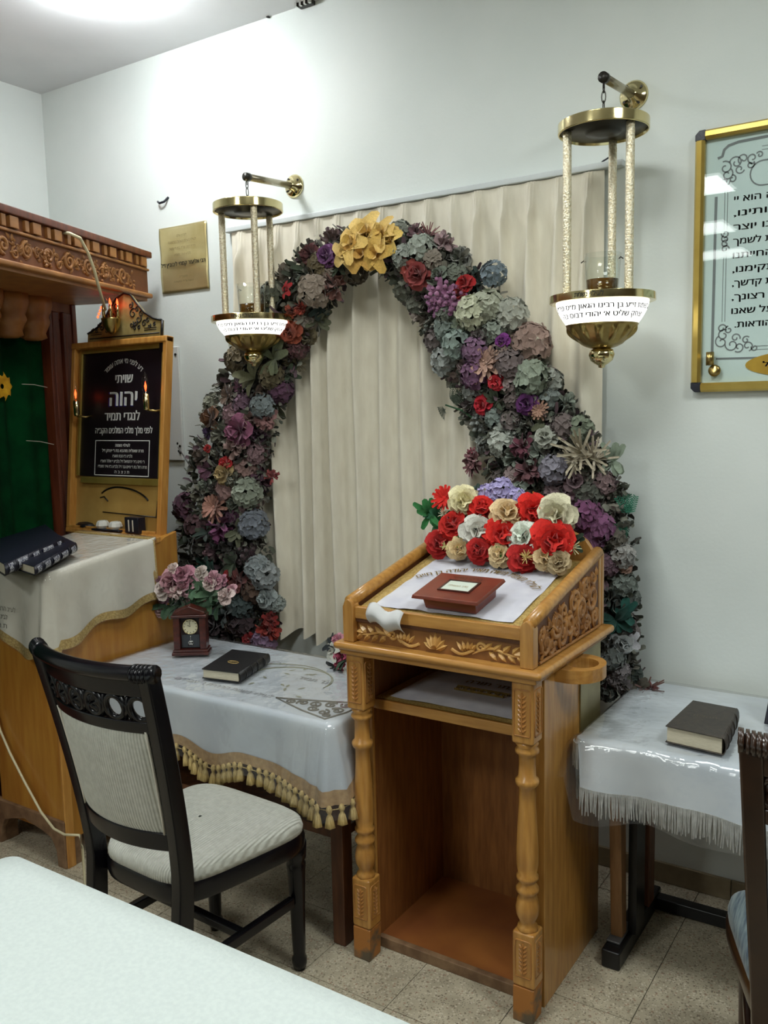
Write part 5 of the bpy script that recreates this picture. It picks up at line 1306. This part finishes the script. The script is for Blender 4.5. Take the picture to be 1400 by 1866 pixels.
mb = MB(Mk); mb.prism([(.0275 * cos(a), .0275 * sin(a)) for a in [i * pi / 16 for i in range(32)]], (0, 0, -.004), (1, 0, 0), (0, 1, 0), (0, 0, .004)); dl = build('dial', mb, CLKF, ck)
mb = MB(Mk); mb.tube([(.028 * cos(a), .028 * sin(a), .001) for a in [i * pi / 12 for i in range(24)]], .0016, 6, closed=True); build('bezel', mb, BRASS, ck, smooth=True)
mb = MB(Mk)
for k in range(12):
    a = k * pi / 6; mb.tube([(.020 * cos(a), .020 * sin(a), .0006), (.0245 * cos(a), .0245 * sin(a), .0006)], .0011, 4)
build('hour_mark_ring', mb, INK, ck)
build('hour_hand', MB(Mk).tube([(0, 0, .0012), (-.010, .005, .0012)], .0009, 4), INK, ck); build('minute_hand', MB(Mk).tube([(0, 0, .0012), (-.003, .019, .0012)], .0007, 4), INK, ck)
build('pendulum_window', MB(Tk).box(-.032, .032, .024, .0275, .026, .074), mat('dark_glass', (52, 56, 60), rough=.15), ck)
mb = MB(Tk)
mb.tube([(0, .022, .070), (0, .022, .05)], .0012, 5)
for s_ in (-1, 1): mb.tube([(s_ * .003 + s_ * .006 * cos(a), .0215, .044 + .006 * sin(a)) for a in [i * pi / 5 for i in range(10)]], .0016, 5, closed=True)
mb.tube([(-.01, .0215, .034), (0, .0215, .040), (.01, .0215, .034)], .0016, 5)
build('pendulum', mb, CHROME, ck, smooth=True)

# ---------------------------------------------------------------- flowers
def petal(mb, M_, L_, W_, cup=.3, curl=.2, n=4, base=.15):
    """petal growing along +x of M_, raised in z"""
    vs = []; prof = [base, .75, 1.0, .62][:n] if n == 4 else [base, .9, .7]
    for i in range(n):
        t = i / (n - 1); x = L_ * t; z = cup * L_ * t * t - curl * L_ * t ** 4
        wv = W_ * prof[i] * .5
        vs += [M_ @ Vector((x, -wv, z + wv * .5)), M_ @ Vector((x * 1.04, 0, z)), M_ @ Vector((x, wv, z + wv * .5))]
    fs = []
    for i in range(n - 1):
        for k in (0, 1): fs.append((3 * i + k, 3 * i + 3 + k, 3 * i + 4 + k, 3 * i + 1 + k))
    mb.add(vs, fs)
def m_hydra(rg, N_=24):
    mb = MB()
    for i in range(N_):
        z = 1 - (i + .5) / N_ * 1.15; r = sqrt(max(0, 1 - z * z)); a = i * 2.39996 + rg.uniform(-.2, .2)
        d = Vector((r * cos(a), r * sin(a), z)); c_ = d * .40
        q = d.to_track_quat('Z', 'Y').to_matrix().to_4x4(); Mq = Matrix.Translation(c_) @ q @ Matrix.Rotation(rg.uniform(0, 6), 4, 'Z') @ Matrix.Rotation(rg.uniform(-.35, .35), 4, 'X')
        for k in range(4):
            Mp = Mq @ Matrix.Rotation(k * pi / 2, 4, 'Z'); s_ = rg.uniform(.15, .20)
            vs = [Mp @ Vector(v) for v in ((0, 0, -.02), (s_ * .5, -s_ * .52, .03), (s_ * .95, -s_ * .35, .05), (s_ * 1.05, 0, .03), (s_ * .95, s_ * .35, .045), (s_ * .5, s_ * .52, .03))]
            mb.add(vs, [(0, 1, 2), (0, 2, 3), (0, 3, 4), (0, 4, 5)])
    return mb
def m_rose(rg, layers=((6, .42, .36, .15, .35), (5, .34, .32, .5, .3), (4, .25, .28, 1.0, .2), (3, .17, .22, 1.8, .1))):
    mb = MB(); z0 = 0
    for li, (n, L_, W_, cup, curl) in enumerate(layers):
        for k in range(n):
            a = 2 * pi * k / n + li * .5 + rg.uniform(-.15, .15)
            M_ = Matrix.Translation((0, 0, .05 * li)) @ Matrix.Rotation(a, 4, 'Z') @ Matrix.Rotation(-rg.uniform(.0, .15) - .22 * li, 4, 'Y') @ Matrix.Translation((.02, 0, 0))
            petal(mb, M_, L_ * rg.uniform(.9, 1.1), W_ * 1.5, cup, curl)
    return mb
def m_daisy(rg, n=14, L_=.48, W_=.13, rows=2):
    mb = MB()
    for r_i in range(rows):
        for k in range(n):
            a = 2 * pi * (k + .5 * r_i) / n + rg.uniform(-.1, .1)
            M_ = Matrix.Translation((0, 0, .05 * r_i)) @ Matrix.Rotation(a, 4, 'Z') @ Matrix.Rotation(-rg.uniform(.05, .3) - .35 * r_i, 4, 'Y')
            petal(mb, M_, L_ * (1 - .22 * r_i) * rg.uniform(.85, 1.1), W_, .15, .15, 3)
    mb.lathe(0, 0, [(.09, .02), (.08, .09), (.03, .12)], 8)
    return mb
def m_ruffle(rg, n=34):
    mb = MB()
    for k in range(n):
        z = rg.uniform(.05, 1); a = rg.uniform(0, 6.28); r = sqrt(1 - z * z); d = Vector((r * cos(a), r * sin(a), z))
        q = d.to_track_quat('X', 'Z').to_matrix().to_4x4() @ Matrix.Rotation(rg.uniform(0, 6.28), 4, 'X')
        petal(mb, Matrix.Translation(d * .10) @ q, rg.uniform(.26, .40), rg.uniform(.16, .26), rg.uniform(-.2, .3), rg.uniform(0, .4), 3, .3)
    return mb
def m_berry(rg, n=22):
    mb = MB()
    for k in range(n):
        z = 1 - (k + .5) / n * 1.3; a = k * 2.4; r = sqrt(max(0, 1 - z * z)); c_ = Vector((r * cos(a), r * sin(a), z)) * rg.uniform(.28, .44)
        s_ = rg.uniform(.05, .085); mb.lathe(c_.x, c_.y, [(s_ * .3, c_.z - s_), (s_, c_.z), (s_ * .3, c_.z + s_)], 6)
    for k in range(6):
        petal(mb, Matrix.Rotation(k * 1.05, 4, 'Z') @ Matrix.Rotation(-.2, 4, 'Y'), .45, .2, .2, .2, 3)
    return mb
def m_star(rg, n=26):
    mb = MB()
    for k in range(n):
        d = Vector((rg.gauss(0, 1), rg.gauss(0, 1), abs(rg.gauss(0, 1)) + .15)).normalized()
        q = d.to_track_quat('X', 'Z').to_matrix().to_4x4()
        petal(mb, q, rg.uniform(.38, .55), .055, .05, 0, 3, .5)
    return mb
def m_leafy(rg, n=9):
    mb = MB()
    for k in range(n):
        a = rg.uniform(0, 6.28); M_ = Matrix.Rotation(a, 4, 'Z') @ Matrix.Rotation(-rg.uniform(.05, 1.0), 4, 'Y')
        petal(mb, M_, rg.uniform(.42, .62), rg.uniform(.18, .28), .15, .3, 4, .2)
    return mb
def m_lily(rg):
    mb = MB()
    for k in range(5): petal(mb, Matrix.Rotation(k * 1.256, 4, 'Z') @ Matrix.Rotation(-.75, 4, 'Y'), .5, .42, .1, .75, 4, .35)
    for k in range(3): petal(mb, Matrix.Rotation(k * 2.1, 4, 'Z') @ Matrix.Rotation(-1.2, 4, 'Y'), .38, .3, .1, .2, 4, .35)
    return mb
def m_fern(rg):
    mb = MB()
    for j in range(4):
        a0 = -.5 + j * .33
        for k in range(8):
            t = (k + 1) / 9; c_ = Vector((cos(a0) * t * .55, sin(a0) * t * .55, .06 * sin(3 * t)))
            for s_ in (-1, 1): petal(mb, Matrix.Translation(c_) @ Matrix.Rotation(a0 + s_ * .9, 4, 'Z'), .13 * (1.2 - t * .6), .035, 0, 0, 3, .5)
        mb.tube([(0, 0, 0), (cos(a0) * .3, sin(a0) * .3, .05), (cos(a0) * .56, sin(a0) * .56, 0)], .008, 3)
    return mb
rf = random.Random(11)
KINDS = {}
def variants(k, fn, n=3):
    L_ = []
    for i in range(n):
        mb = fn(rf); me = bpy.data.meshes.new(k); me.from_pydata(mb.v, [], mb.f); me.materials.append(FLW)
        me.polygons.foreach_set('use_smooth', [True] * len(me.polygons)); L_.append(me)
    KINDS[k] = L_
variants('hydrangea', m_hydra, 4); variants('rose', m_rose); variants('daisy', m_daisy, 2); variants('carnation', m_ruffle, 4)
variants('berry_cluster', m_berry, 2); variants('starry_sprig', m_star, 2); variants('leaf_spray', m_leafy, 3); variants('lily', m_lily, 2); variants('fern_sprig', m_fern, 1)
variants('full_rose', lambda g: m_rose(g, ((6, .50, .40, .05, .35), (5, .44, .40, .22, .3), (5, .36, .36, .5, .3), (4, .28, .32, .9, .25), (3, .20, .26, 1.5, .2))), 4)
def flower(kind, parent, pos, size, col, d, spin=None, label=None):
    o = bpy.data.objects.new(kind, rf.choice(KINDS[kind])); COL.objects.link(o); o.parent = parent
    q = Vector(d).normalized().to_track_quat('Z', 'Y') @ Matrix.Rotation(spin if spin is not None else rf.uniform(0, 6.28), 3, 'Z').to_quaternion()
    o.rotation_mode = 'QUATERNION'; o.rotation_quaternion = q; o.location = Vector(pos) - wloc(parent)
    o.scale = (size,) * 3
    j_ = rf.uniform(.95, 1.08); c_ = lin([max(0, min(255, v * j_ * rf.uniform(.985, 1.015))) for v in col]); o.color = (*c_, 1)
    if label: o['label'] = label
    return o
# --- garland arch
PATH = [(428, 1172, 82), (422, 1100, 84), (412, 1020, 80), (408, 950, 78), (414, 880, 74), (430, 800, 68), (456, 720, 64), (492, 640, 58), (530, 572, 54), (570, 512, 54), (612, 470, 44), (670, 452, 34), (735, 460, 44), (792, 500, 62), (838, 566, 72), (886, 645, 78), (930, 722, 86), (972, 795, 96), (1008, 865, 104), (1040, 935, 104), (1064, 1005, 92), (1082, 1080, 72), (1098, 1150, 58), (1112, 1215, 48), (1122, 1262, 42)]
gar = thing('flower_garland', 'large arch garland of faded silk flowers framing the wall curtain', 'garland', (-1.8, WY - .12, .7))
def pathpt(s):
    n = len(PATH) - 1; i = min(int(s * n), n - 1); t = s * n - i
    a = Vector(PATH[i]); b_ = Vector(PATH[i + 1]); d = (b_ - a); d = Vector((d.x, d.y)).normalized()
    return a + (b_ - a) * t, Vector((-d.y, d.x))
SEC = {'L0': ((96, 92, 84), (72, 56, 60), (120, 104, 96), (88, 66, 52), (70, 84, 84), (104, 110, 104), (60, 58, 52), (120, 90, 96)),
       'L1': ((112, 76, 96), (128, 128, 112), (96, 60, 84), (140, 112, 116), (72, 66, 58), (126, 134, 120), (100, 84, 72), (150, 120, 116), (118, 92, 110)),
       'L2': ((108, 98, 72), (86, 76, 58), (118, 84, 76), (92, 58, 60), (124, 116, 92), (98, 100, 84), (80, 64, 60), (140, 128, 116)),
       'R0': ((148, 152, 144), (120, 128, 116), (152, 128, 130), (132, 118, 116), (128, 140, 142), (110, 112, 100), (154, 142, 132)),
       'R1': ((142, 152, 140), (118, 128, 112), (156, 138, 136), (150, 156, 150), (110, 100, 98), (136, 118, 112), (124, 134, 128), (92, 96, 84)),
       'R2': ((120, 126, 112), (130, 108, 112), (98, 92, 84), (112, 84, 96), (136, 134, 122), (84, 88, 80), (140, 124, 116)),
       'R3': ((100, 106, 102), (120, 106, 112), (74, 78, 72), (132, 126, 128), (88, 72, 76), (60, 70, 64), (112, 120, 116))}
def sec(s):
    if s < .13: return 'L0'
    if s < .27: return 'L1'
    if s < .46: return 'L2'
    if s < .58: return 'R0'
    if s < .76: return 'R1'
    if s < .86: return 'R2'
    return 'R3'
def gpos(px, py, c, lift=0.0):
    """point on the bulging front of the garland at lateral place c (-1..1)"""
    Y = WY - .115 - .065 * (1 - min(1, abs(c)) ** 2) - lift
    return onY(px, py, Y)
placed = []; rg = random.Random(21); nf = 0
special = [ # kind, px, py, size px, colour
 ('lily', 648, 448, 62, (222, 184, 96)), ('lily', 672, 430, 66, (232, 198, 112)), ('lily', 700, 434, 60, (226, 190, 104)), ('lily', 662, 464, 56, (214, 172, 84)), ('lily', 690, 462, 56, (222, 184, 92)), ('lily', 716, 440, 46, (218, 180, 92)), ('lily', 634, 462, 46, (216, 186, 112)),
 ('rose', 599, 466, 42, (118, 72, 124)), ('rose', 569, 466, 42, (108, 60, 60)), ('carnation', 604, 440, 42, (104, 82, 80)), ('rose', 766, 500, 54, (160, 70, 66)), ('lily', 748, 490, 36, (168, 72, 62)),
 ('berry_cluster', 806, 538, 62, (168, 112, 150)), ('berry_cluster', 828, 548, 54, (156, 104, 140)), ('berry_cluster', 800, 556, 46, (140, 92, 130)), ('rose', 849, 518, 36, (176, 24, 28)), ('rose', 838, 535, 28, (140, 20, 26)),
 ('lily', 526, 529, 26, (190, 36, 44)), ('carnation', 550, 560, 28, (176, 78, 62)), ('carnation', 532, 566, 26, (170, 82, 60)), ('rose', 531, 605, 42, (150, 72, 48)), ('carnation', 612, 522, 52, (130, 88, 78)), ('hydrangea', 573, 530, 58, (164, 152, 138)),
 ('daisy', 886, 664, 66, (190, 150, 134)), ('daisy', 893, 650, 34, (196, 160, 144)), ('rose', 905, 696, 34, (206, 52, 66)), ('rose', 882, 738, 38, (200, 36, 56)), ('rose', 916, 622, 28, (120, 50, 130)), ('rose', 962, 736, 42, (98, 42, 104)), ('daisy', 982, 748, 34, (160, 124, 108)), ('hydrangea', 868, 682, 54, (112, 78, 108)), ('hydrangea', 866, 640, 50, (120, 88, 116)),
 ('hydrangea', 862, 570, 60, (178, 184, 160)), ('hydrangea', 888, 560, 60, (182, 188, 166)), ('hydrangea', 930, 575, 62, (164, 166, 158)), ('hydrangea', 968, 625, 70, (164, 138, 126)), ('hydrangea', 835, 625, 56, (130, 144, 138)), ('hydrangea', 970, 690, 66, (150, 160, 142)), ('hydrangea', 900, 500, 46, (126, 138, 150)),
 ('starry_sprig', 1060, 825, 92, (176, 168, 148)), ('starry_sprig', 1082, 838, 80, (180, 172, 152)), ('starry_sprig', 1045, 838, 60, (170, 160, 138)), ('rose', 995, 797, 42, (172, 176, 168)), ('daisy', 920, 790, 48, (172, 178, 166)), ('hydrangea', 918, 806, 52, (176, 180, 168)), ('carnation', 955, 812, 48, (118, 62, 78)), ('carnation', 966, 855, 56, (120, 78, 84)), ('hydrangea', 1012, 856, 54, (128, 126, 136)),
 ('carnation', 868, 838, 44, (150, 104, 108)), ('daisy', 862, 850, 40, (140, 96, 98)), ('berry_cluster', 862, 826, 24, (150, 60, 80)), ('hydrangea', 1068, 940, 60, (110, 62, 100)), ('hydrangea', 1092, 962, 56, (128, 78, 118)), ('hydrangea', 1078, 985, 46, (116, 70, 104)), ('leaf_spray', 1120, 840, 56, (136, 150, 132)), ('fern_sprig', 1146, 938, 62, (40, 110, 86)), ('fern_sprig', 1142, 955, 56, (30, 96, 74)), ('leaf_spray', 1138, 1122, 52, (18, 76, 66)), ('leaf_spray', 1122, 1130, 56, (20, 66, 58)),
 ('hydrangea', 1135, 1012, 46, (150, 150, 148)), ('rose', 1140, 1030, 28, (196, 164, 148)), ('rose', 1134, 1172, 44, (176, 184, 184)), ('lily', 1146, 1168, 34, (186, 186, 196)), ('fern_sprig', 826, 735, 54, (70, 84, 66)), ('fern_sprig', 812, 745, 40, (64, 78, 60)),
 ('starry_sprig', 1178, 1256, 58, (128, 96, 88)), ('carnation', 1186, 1254, 26, (138, 76, 74)), ('leaf_spray', 1160, 1250, 46, (96, 92, 78)),
 ('daisy', 394, 925, 56, (166, 122, 106)), ('rose', 412, 863, 44, (172, 150, 108)), ('rose', 413, 844, 28, (196, 40, 44)), ('rose', 379, 817, 16, (210, 60, 60)), ('rose', 440, 785, 60, (134, 80, 106)), ('carnation', 432, 815, 50, (156, 130, 124)), ('carnation', 497, 868, 28, (176, 84, 84)), ('carnation', 404, 958, 60, (118, 62, 100)), ('hydrangea', 462, 955, 54, (120, 128, 142)), ('hydrangea', 452, 898, 54, (152, 158, 142)), ('rose', 390, 762, 44, (110, 72, 40)), ('rose', 383, 788, 26, (74, 48, 92)),
 ('carnation', 490, 1148, 46, (168, 60, 50)), ('carnation', 492, 1130, 34, (160, 50, 46)), ('hydrangea', 483, 1050, 52, (150, 158, 160)), ('rose', 488, 1090, 44, (164, 172, 174)), ('hydrangea', 470, 1035, 46, (140, 150, 150)), ('rose', 420, 1050, 28, (176, 40, 40)), ('carnation', 440, 1058, 48, (110, 56, 52)), ('leaf_spray', 380, 1030, 60, (20, 74, 62)), ('leaf_spray', 395, 1048, 50, (26, 84, 70)), ('rose', 455, 1165, 28, (166, 50, 54)), ('hydrangea', 480, 1172, 46, (120, 96, 124)), ('hydrangea', 505, 1100, 30, (150, 160, 158)),
 ('hydrangea', 480, 740, 46, (132, 144, 146)), ('carnation', 488, 765, 44, (150, 112, 110)), ('hydrangea', 770, 455, 52, (150, 158, 150)), ('starry_sprig', 780, 432, 44, (132, 88, 88)), ('carnation', 760, 425, 34, (120, 90, 96)), ('leaf_spray', 500, 655, 60, (104, 110, 82)), ('leaf_spray', 465, 690, 60, (98, 100, 74))]
PXM = 3.35 / F0  # metres per pixel near the wall
for k_, px, py, sz, colr in special:
    best = min(((pathpt(i / 200)[0], i / 200) for i in range(201)), key=lambda q: (q[0].x - px) ** 2 + (q[0].y - py) ** 2)
    nrm = pathpt(best[1])[1]; c_ = ((px - best[0].x) * nrm.x + (py - best[0].y) * nrm.y) / best[0].z
    p = gpos(px, py, c_, .03); depth = (Vector(p) - Vector((0, 0, H))).length
    dd = Vector((nrm.x * c_ * .5, -1, -nrm.y * c_ * .5 + .1)) + Vector((rg.uniform(-.25, .25), 0, rg.uniform(-.25, .25)))
    flower(k_, gar, p, sz * depth / F0 * 1.12, colr, dd); placed.append((px, py, sz * .42)); nf += 1
tries = 0
while nf < 296 and tries < 26000:
    tries += 1
    s_ = rg.random(); P_, nrm = pathpt(s_); c_ = rg.uniform(-1, 1)
    if rg.random() > P_.z / 105: continue
    px = P_.x + nrm.x * c_ * P_.z * .86; py = P_.y + nrm.y * c_ * P_.z * .86
    k_ = rg.choices(['hydrangea', 'carnation', 'rose', 'leaf_spray', 'daisy', 'berry_cluster', 'starry_sprig'], [46, 20, 12, 12, 4, 4, 2])[0]
    if s_ > .46 and k_ in ('rose', 'daisy') and rg.random() < .6: k_ = 'hydrangea'
    sz = rg.uniform(38, 58) * (1 if k_ != 'rose' else .8) * (.8 if P_.z < 50 else 1)
    if 0.44 < s_ < .475: continue
    if any((px - a) ** 2 + (py - b_) ** 2 < (.36 * sz + d_ * .62) ** 2 * max(.2, 1 - tries / 20000) for a, b_, d_ in placed): continue
    colr = rg.choice(SEC[sec(s_)])
    if k_ == 'leaf_spray': colr = rg.choice(((66, 78, 60), (52, 66, 58), (84, 88, 66), (44, 60, 56)))
    p = gpos(px, py, c_, rg.uniform(-.01, .03)); depth = (Vector(p) - Vector((0, 0, H))).length
    dd = Vector((nrm.x * c_ * .9, -1, -nrm.y * c_ * .9 + .15)) + Vector((rg.uniform(-.4, .4), 0, rg.uniform(-.4, .4)))
    flower(k_, gar, p, sz * depth / F0 * 1.15, colr, dd); placed.append((px, py, sz * .42)); nf += 1
# small filler florets and leaves, one stuff part per tone, behind the counted flowers
tones = [((78, 84, 70), 1900), ((120, 118, 106), 1900), ((98, 76, 84), 1100), ((62, 58, 50), 1300), ((140, 142, 128), 1500)]
for tn, cnt in tones:
    mb = MB()
    for k in range(cnt):
        s_ = rg.random(); P_, nrm = pathpt(s_)
        if rg.random() > P_.z / 105: continue
        c_ = rg.uniform(-1.0, 1.0); px = P_.x + nrm.x * c_ * P_.z; py = P_.y + nrm.y * c_ * P_.z
        if .445 < s_ < .47 and abs(c_) > .5: continue
        p = gpos(px, py, c_, rg.uniform(-.03, .022)); d = Vector((nrm.x * c_ + rg.uniform(-1, 1), -rg.uniform(.2, 1), -nrm.y * c_ + rg.uniform(-1, 1))).normalized()
        M_ = Matrix.Translation(p) @ d.to_track_quat('X', 'Z').to_matrix().to_4x4() @ Matrix.Rotation(rg.uniform(0, 6.28), 4, 'X')
        petal(mb, M_, rg.uniform(.02, .045), rg.uniform(.014, .026), .1, .25, 3, .4)
    o = build('filler_leaves', mb, FLW, gar, smooth=True, recalc=False, kind='stuff'); o.color = (*lin(tn), 1)
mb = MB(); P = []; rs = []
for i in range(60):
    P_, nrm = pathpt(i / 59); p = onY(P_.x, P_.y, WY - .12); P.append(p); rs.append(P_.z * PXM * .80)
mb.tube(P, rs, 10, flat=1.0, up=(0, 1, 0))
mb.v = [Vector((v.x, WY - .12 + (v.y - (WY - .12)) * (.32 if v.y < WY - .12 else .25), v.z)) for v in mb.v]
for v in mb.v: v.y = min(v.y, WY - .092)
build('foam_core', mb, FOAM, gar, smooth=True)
c1 = onY(361, 870, WY - .08); c0 = onY(325, 815, WY - .06)
build('bare_twig', MB().tube([c1, (c0 + c1) / 2 + Vector((0, -.01, .01)), c0], .003, 5), BRNB, gar)

build('sprig_twig', MB().tube([onY(862, 762, WY - .15), onY(842, 748, WY - .16), onY(812, 738, WY - .165)], .003, 5), LEAF, gar)
# --- rose arrangement on the lectern
ra = thing('rose_arrangement', 'row of red, cream and white silk roses across the lectern back', 'flower arrangement', (-1.14, 2.40, 1.15))
Z7 = 4.375
RR = (222, 36, 24)
CRM, BEI, WHT, LAV = (240, 230, 192), (226, 204, 158), (236, 240, 230), (186, 178, 226)
items = [('daisy', 225, 212, 185, RR, 2.41), ('full_rose', 370, 235, 195, CRM, 2.40), ('hydrangea', 560, 180, 150, LAV, 2.46), ('hydrangea', 680, 145, 170, LAV, 2.46), ('hydrangea', 800, 205, 130, LAV, 2.45), ('hydrangea', 640, 215, 130, LAV, 2.45), ('full_rose', 515, 300, 165, RR, 2.40), ('full_rose', 560, 350, 120, (176, 28, 26), 2.41), ('full_rose', 715, 340, 205, BEI, 2.39), ('full_rose', 922, 300, 200, RR, 2.41), ('full_rose', 900, 385, 180, (176, 28, 26), 2.42), ('full_rose', 1115, 342, 235, (240, 234, 204), 2.40), ('full_rose', 295, 430, 185, RR, 2.37), ('full_rose', 475, 468, 190, WHT, 2.36), ('full_rose', 670, 505, 215, RR, 2.36), ('full_rose', 865, 525, 215, WHT, 2.36), ('full_rose', 1080, 548, 265, RR, 2.35), ('full_rose', 178, 572, 170, (182, 30, 28), 2.36), ('full_rose', 330, 612, 140, BEI, 2.34), ('full_rose', 505, 625, 165, (184, 28, 26), 2.33), ('full_rose', 665, 662, 150, BEI, 2.33), ('full_rose', 850, 685, 185, (182, 28, 26), 2.32), ('full_rose', 1020, 690, 150, BEI, 2.32), ('full_rose', 1130, 720, 140, (200, 180, 140), 2.31), ('hydrangea', 215, 470, 80, (214, 208, 190), 2.38), ('starry_sprig', 230, 590, 70, (220, 214, 150), 2.33), ('starry_sprig', 870, 680, 90, (226, 206, 130), 2.28), ('starry_sprig', 215, 335, 90, (214, 220, 190), 2.38), ('starry_sprig', 1235, 600, 110, (214, 214, 170), 2.36), ('leaf_spray', 110, 330, 200, (46, 120, 62), 2.42), ('leaf_spray', 165, 375, 190, (36, 98, 62), 2.42), ('leaf_spray', 440, 370, 150, (70, 140, 80), 2.41), ('leaf_spray', 700, 635, 110, (76, 150, 60), 2.33), ('leaf_spray', 355, 555, 110, (80, 150, 70), 2.35), ('leaf_spray', 1240, 560, 160, (42, 62, 40), 2.42), ('leaf_spray', 480, 190, 130, (60, 80, 70), 2.45), ('leaf_spray', 960, 215, 90, (190, 110, 50), 2.45), ('leaf_spray', 600, 420, 160, (50, 62, 44), 2.43), ('leaf_spray', 780, 430, 160, (50, 62, 44), 2.43), ('leaf_spray', 1000, 450, 160, (50, 62, 44), 2.43), ('leaf_spray', 380, 520, 150, (50, 70, 44), 2.42)]
nm = {RR: 'red', CRM: 'cream', BEI: 'beige', WHT: 'white', LAV: 'lavender'}
for k_, zx, zy, sz, colr, Y in items:
    px, py = 760 + zx / Z7, 860 + zy / Z7; p = onY(px, py, Y); depth = (p - Vector((0, 0, H))).length
    pz = max(p.z, zb(p.y) + .02 + sz / Z7 * depth / F0 * .15); 
    dd = (Vector((0, 0, H)) - p).normalized() + Vector((rf.uniform(-.35, .35), 0, rf.uniform(-.15, .35)))
    n_ = nm.get(colr)
    flower(k_, ra, p, sz / Z7 * depth / F0 * 1.3, colr, dd, label=(n_ + (' rose' if 'rose' in k_ else ' flower')) if n_ else None)
pa, pb = onY(795, 975, 2.42), onY(1035, 990, 2.42)
build('foam_base', MB().tube([pa, (pa + pb) / 2, pb], [.035, .045, .035], 10), LEAF, ra, smooth=True)

# --- pot of pink flowers behind the clock
def potp(px, py, Y): return onY(px, py, Y)
c = potp(352, 1150, 2.345)
pf = thing('potted_flowers', 'pink and mauve silk flowers standing behind the small clock', 'potted flowers', (c.x, 2.345, TZ + .008))
build('vase', MB().lathe(c.x, 2.345, [(.028, TZ + .009), (.034, TZ + .03), (.042, TZ + .08), (.046, TZ + .12), (.040, TZ + .12), (.03, TZ + .11)], 20), MAHO, pf, smooth=True)
PK, PK2, PW = (196, 150, 160), (176, 122, 140), (222, 206, 200)
for k_, px, py, sz, colr in (('rose', 318, 1062, 58, PK), ('rose', 336, 1050, 46, PK2), ('rose', 345, 1066, 48, PK), ('rose', 300, 1075, 40, PW), ('carnation', 326, 1078, 44, PW), ('rose', 292, 1060, 24, PK2), ('rose', 318, 1036, 24, PW), ('rose', 294, 1114, 28, (186, 150, 150)), ('rose', 368, 1044, 28, PW), ('rose', 392, 1058, 40, PK), ('rose', 382, 1064, 28, PW), ('rose', 408, 1058, 24, PK2), ('rose', 414, 1088, 36, PW), ('rose', 424, 1075, 24, PK), ('rose', 300, 1090, 30, (160, 120, 140))):
    p = onY(px, py, 2.33 + rf.uniform(-.02, .02)); flower(k_, pf, p, sz * 3.1 / F0 * 1.15, colr, (rf.uniform(-.4, .4), -1, rf.uniform(.1, .8)))
for px, py, sz in ((330, 1100, 60), (360, 1098, 60), (385, 1085, 56), (310, 1104, 50), (400, 1100, 50), (365, 1070, 46), (345, 1112, 46), (392, 1078, 40)):
    flower('leaf_spray', pf, onY(px, py, 2.355), sz * 3.1 / F0 * 1.3, rf.choice(((60, 92, 66), (84, 118, 88), (48, 78, 54))), (rf.uniform(-.3, .3), -1, .5))
for px, py in ((318, 1066), (294, 1112), (368, 1048), (414, 1088), (345, 1066)):
    a = onY(px, py, 2.34); build('stem', MB().tube([(c.x, 2.345, TZ + .115), ((a.x + c.x) / 2, 2.345, (a.z + TZ + .12) / 2 + .01), a], .0022, 5), LEAF, pf)
# --- second small vase at the table's right end
c = onZ(640, 1238, TZ)
vf = thing('flower_vase', 'small grey vase with pink and white flowers tucked behind the lectern', 'vase', (c.x, 2.40, TZ + .008))
build('vase_body', MB().lathe(c.x, 2.40, [(.022, TZ + .009), (.028, TZ + .03), (.034, TZ + .08), (.026, TZ + .10), (.03, TZ + .115)], 20), mat('grey_glaze', (110, 112, 120), rough=.3), vf, smooth=True)
for k_, px, py, sz, colr in (('rose', 624, 1196, 30, (206, 96, 130)), ('rose', 619, 1166, 26, (214, 150, 170)), ('lily', 612, 1186, 34, (214, 216, 204)), ('rose', 634, 1180, 30, (200, 80, 120)), ('rose', 622, 1212, 24, (190, 80, 110)), ('leaf_spray', 610, 1176, 34, (30, 36, 40)), ('leaf_spray', 614, 1215, 34, (36, 40, 40)), ('leaf_spray', 636, 1200, 44, (50, 80, 56))):
    flower(k_, vf, onY(px, py, 2.39), sz * 3.0 / F0 * 1.2, colr, (-.4, -1, .3))

# ---------------------------------------------------------------- foreground table and loose cable
ft = thing('foreground_table', 'large table with plain white linen in the near left foreground', 'table', (-.55, .35, 0))
gx0, gx1, gy0, gy1 = -1.54, .35, -.35, .968; gz = .75
build('table_top', MB().box(gx0, gx1, gy0, gy1, gz - .03, gz - .003), BRW, ft)
for x in (gx0 + .08, gx1 - .08):
    for y in (gy0 + .08, gy1 - .08): build('leg', MB().box(x - .025, x + .025, y - .025, y + .025, 0, gz - .03), BRW, ft, bevel=.004)
PF = perim(gx0 - .002, gx1 + .002, gy0 - .002, gy1 + .002, .03, .03)
mb, _ = drape(PF, lambda x, y: gz + .002, lambda sd, t: .035, lambda i, sd, t: .001 + .0015 * sin(i * .9), rows=4)
tag(build('white_linen', mb, FGC, smooth=True), 'plain white linen cloth covering the foreground table', 'tablecloth')
P = [onY(-8, 1300, 1.835), onY(0, 1330, 1.835), onY(18, 1372, 1.83), onY(45, 1425, 1.828), onY(75, 1480, 1.826), onY(98, 1510, 1.824), onY(118, 1521, 1.822), onY(145, 1522, 1.80)]
P += [onY(150, 1545, 1.78), onZ(154, 1600, .006), onZ(158, 1650, .006)]
tag(build('floor_cable', MB().tube(P, .0045, 8), CABLE, smooth=True), 'cream cable drooping across the prayer stand front to the floor', 'cable')
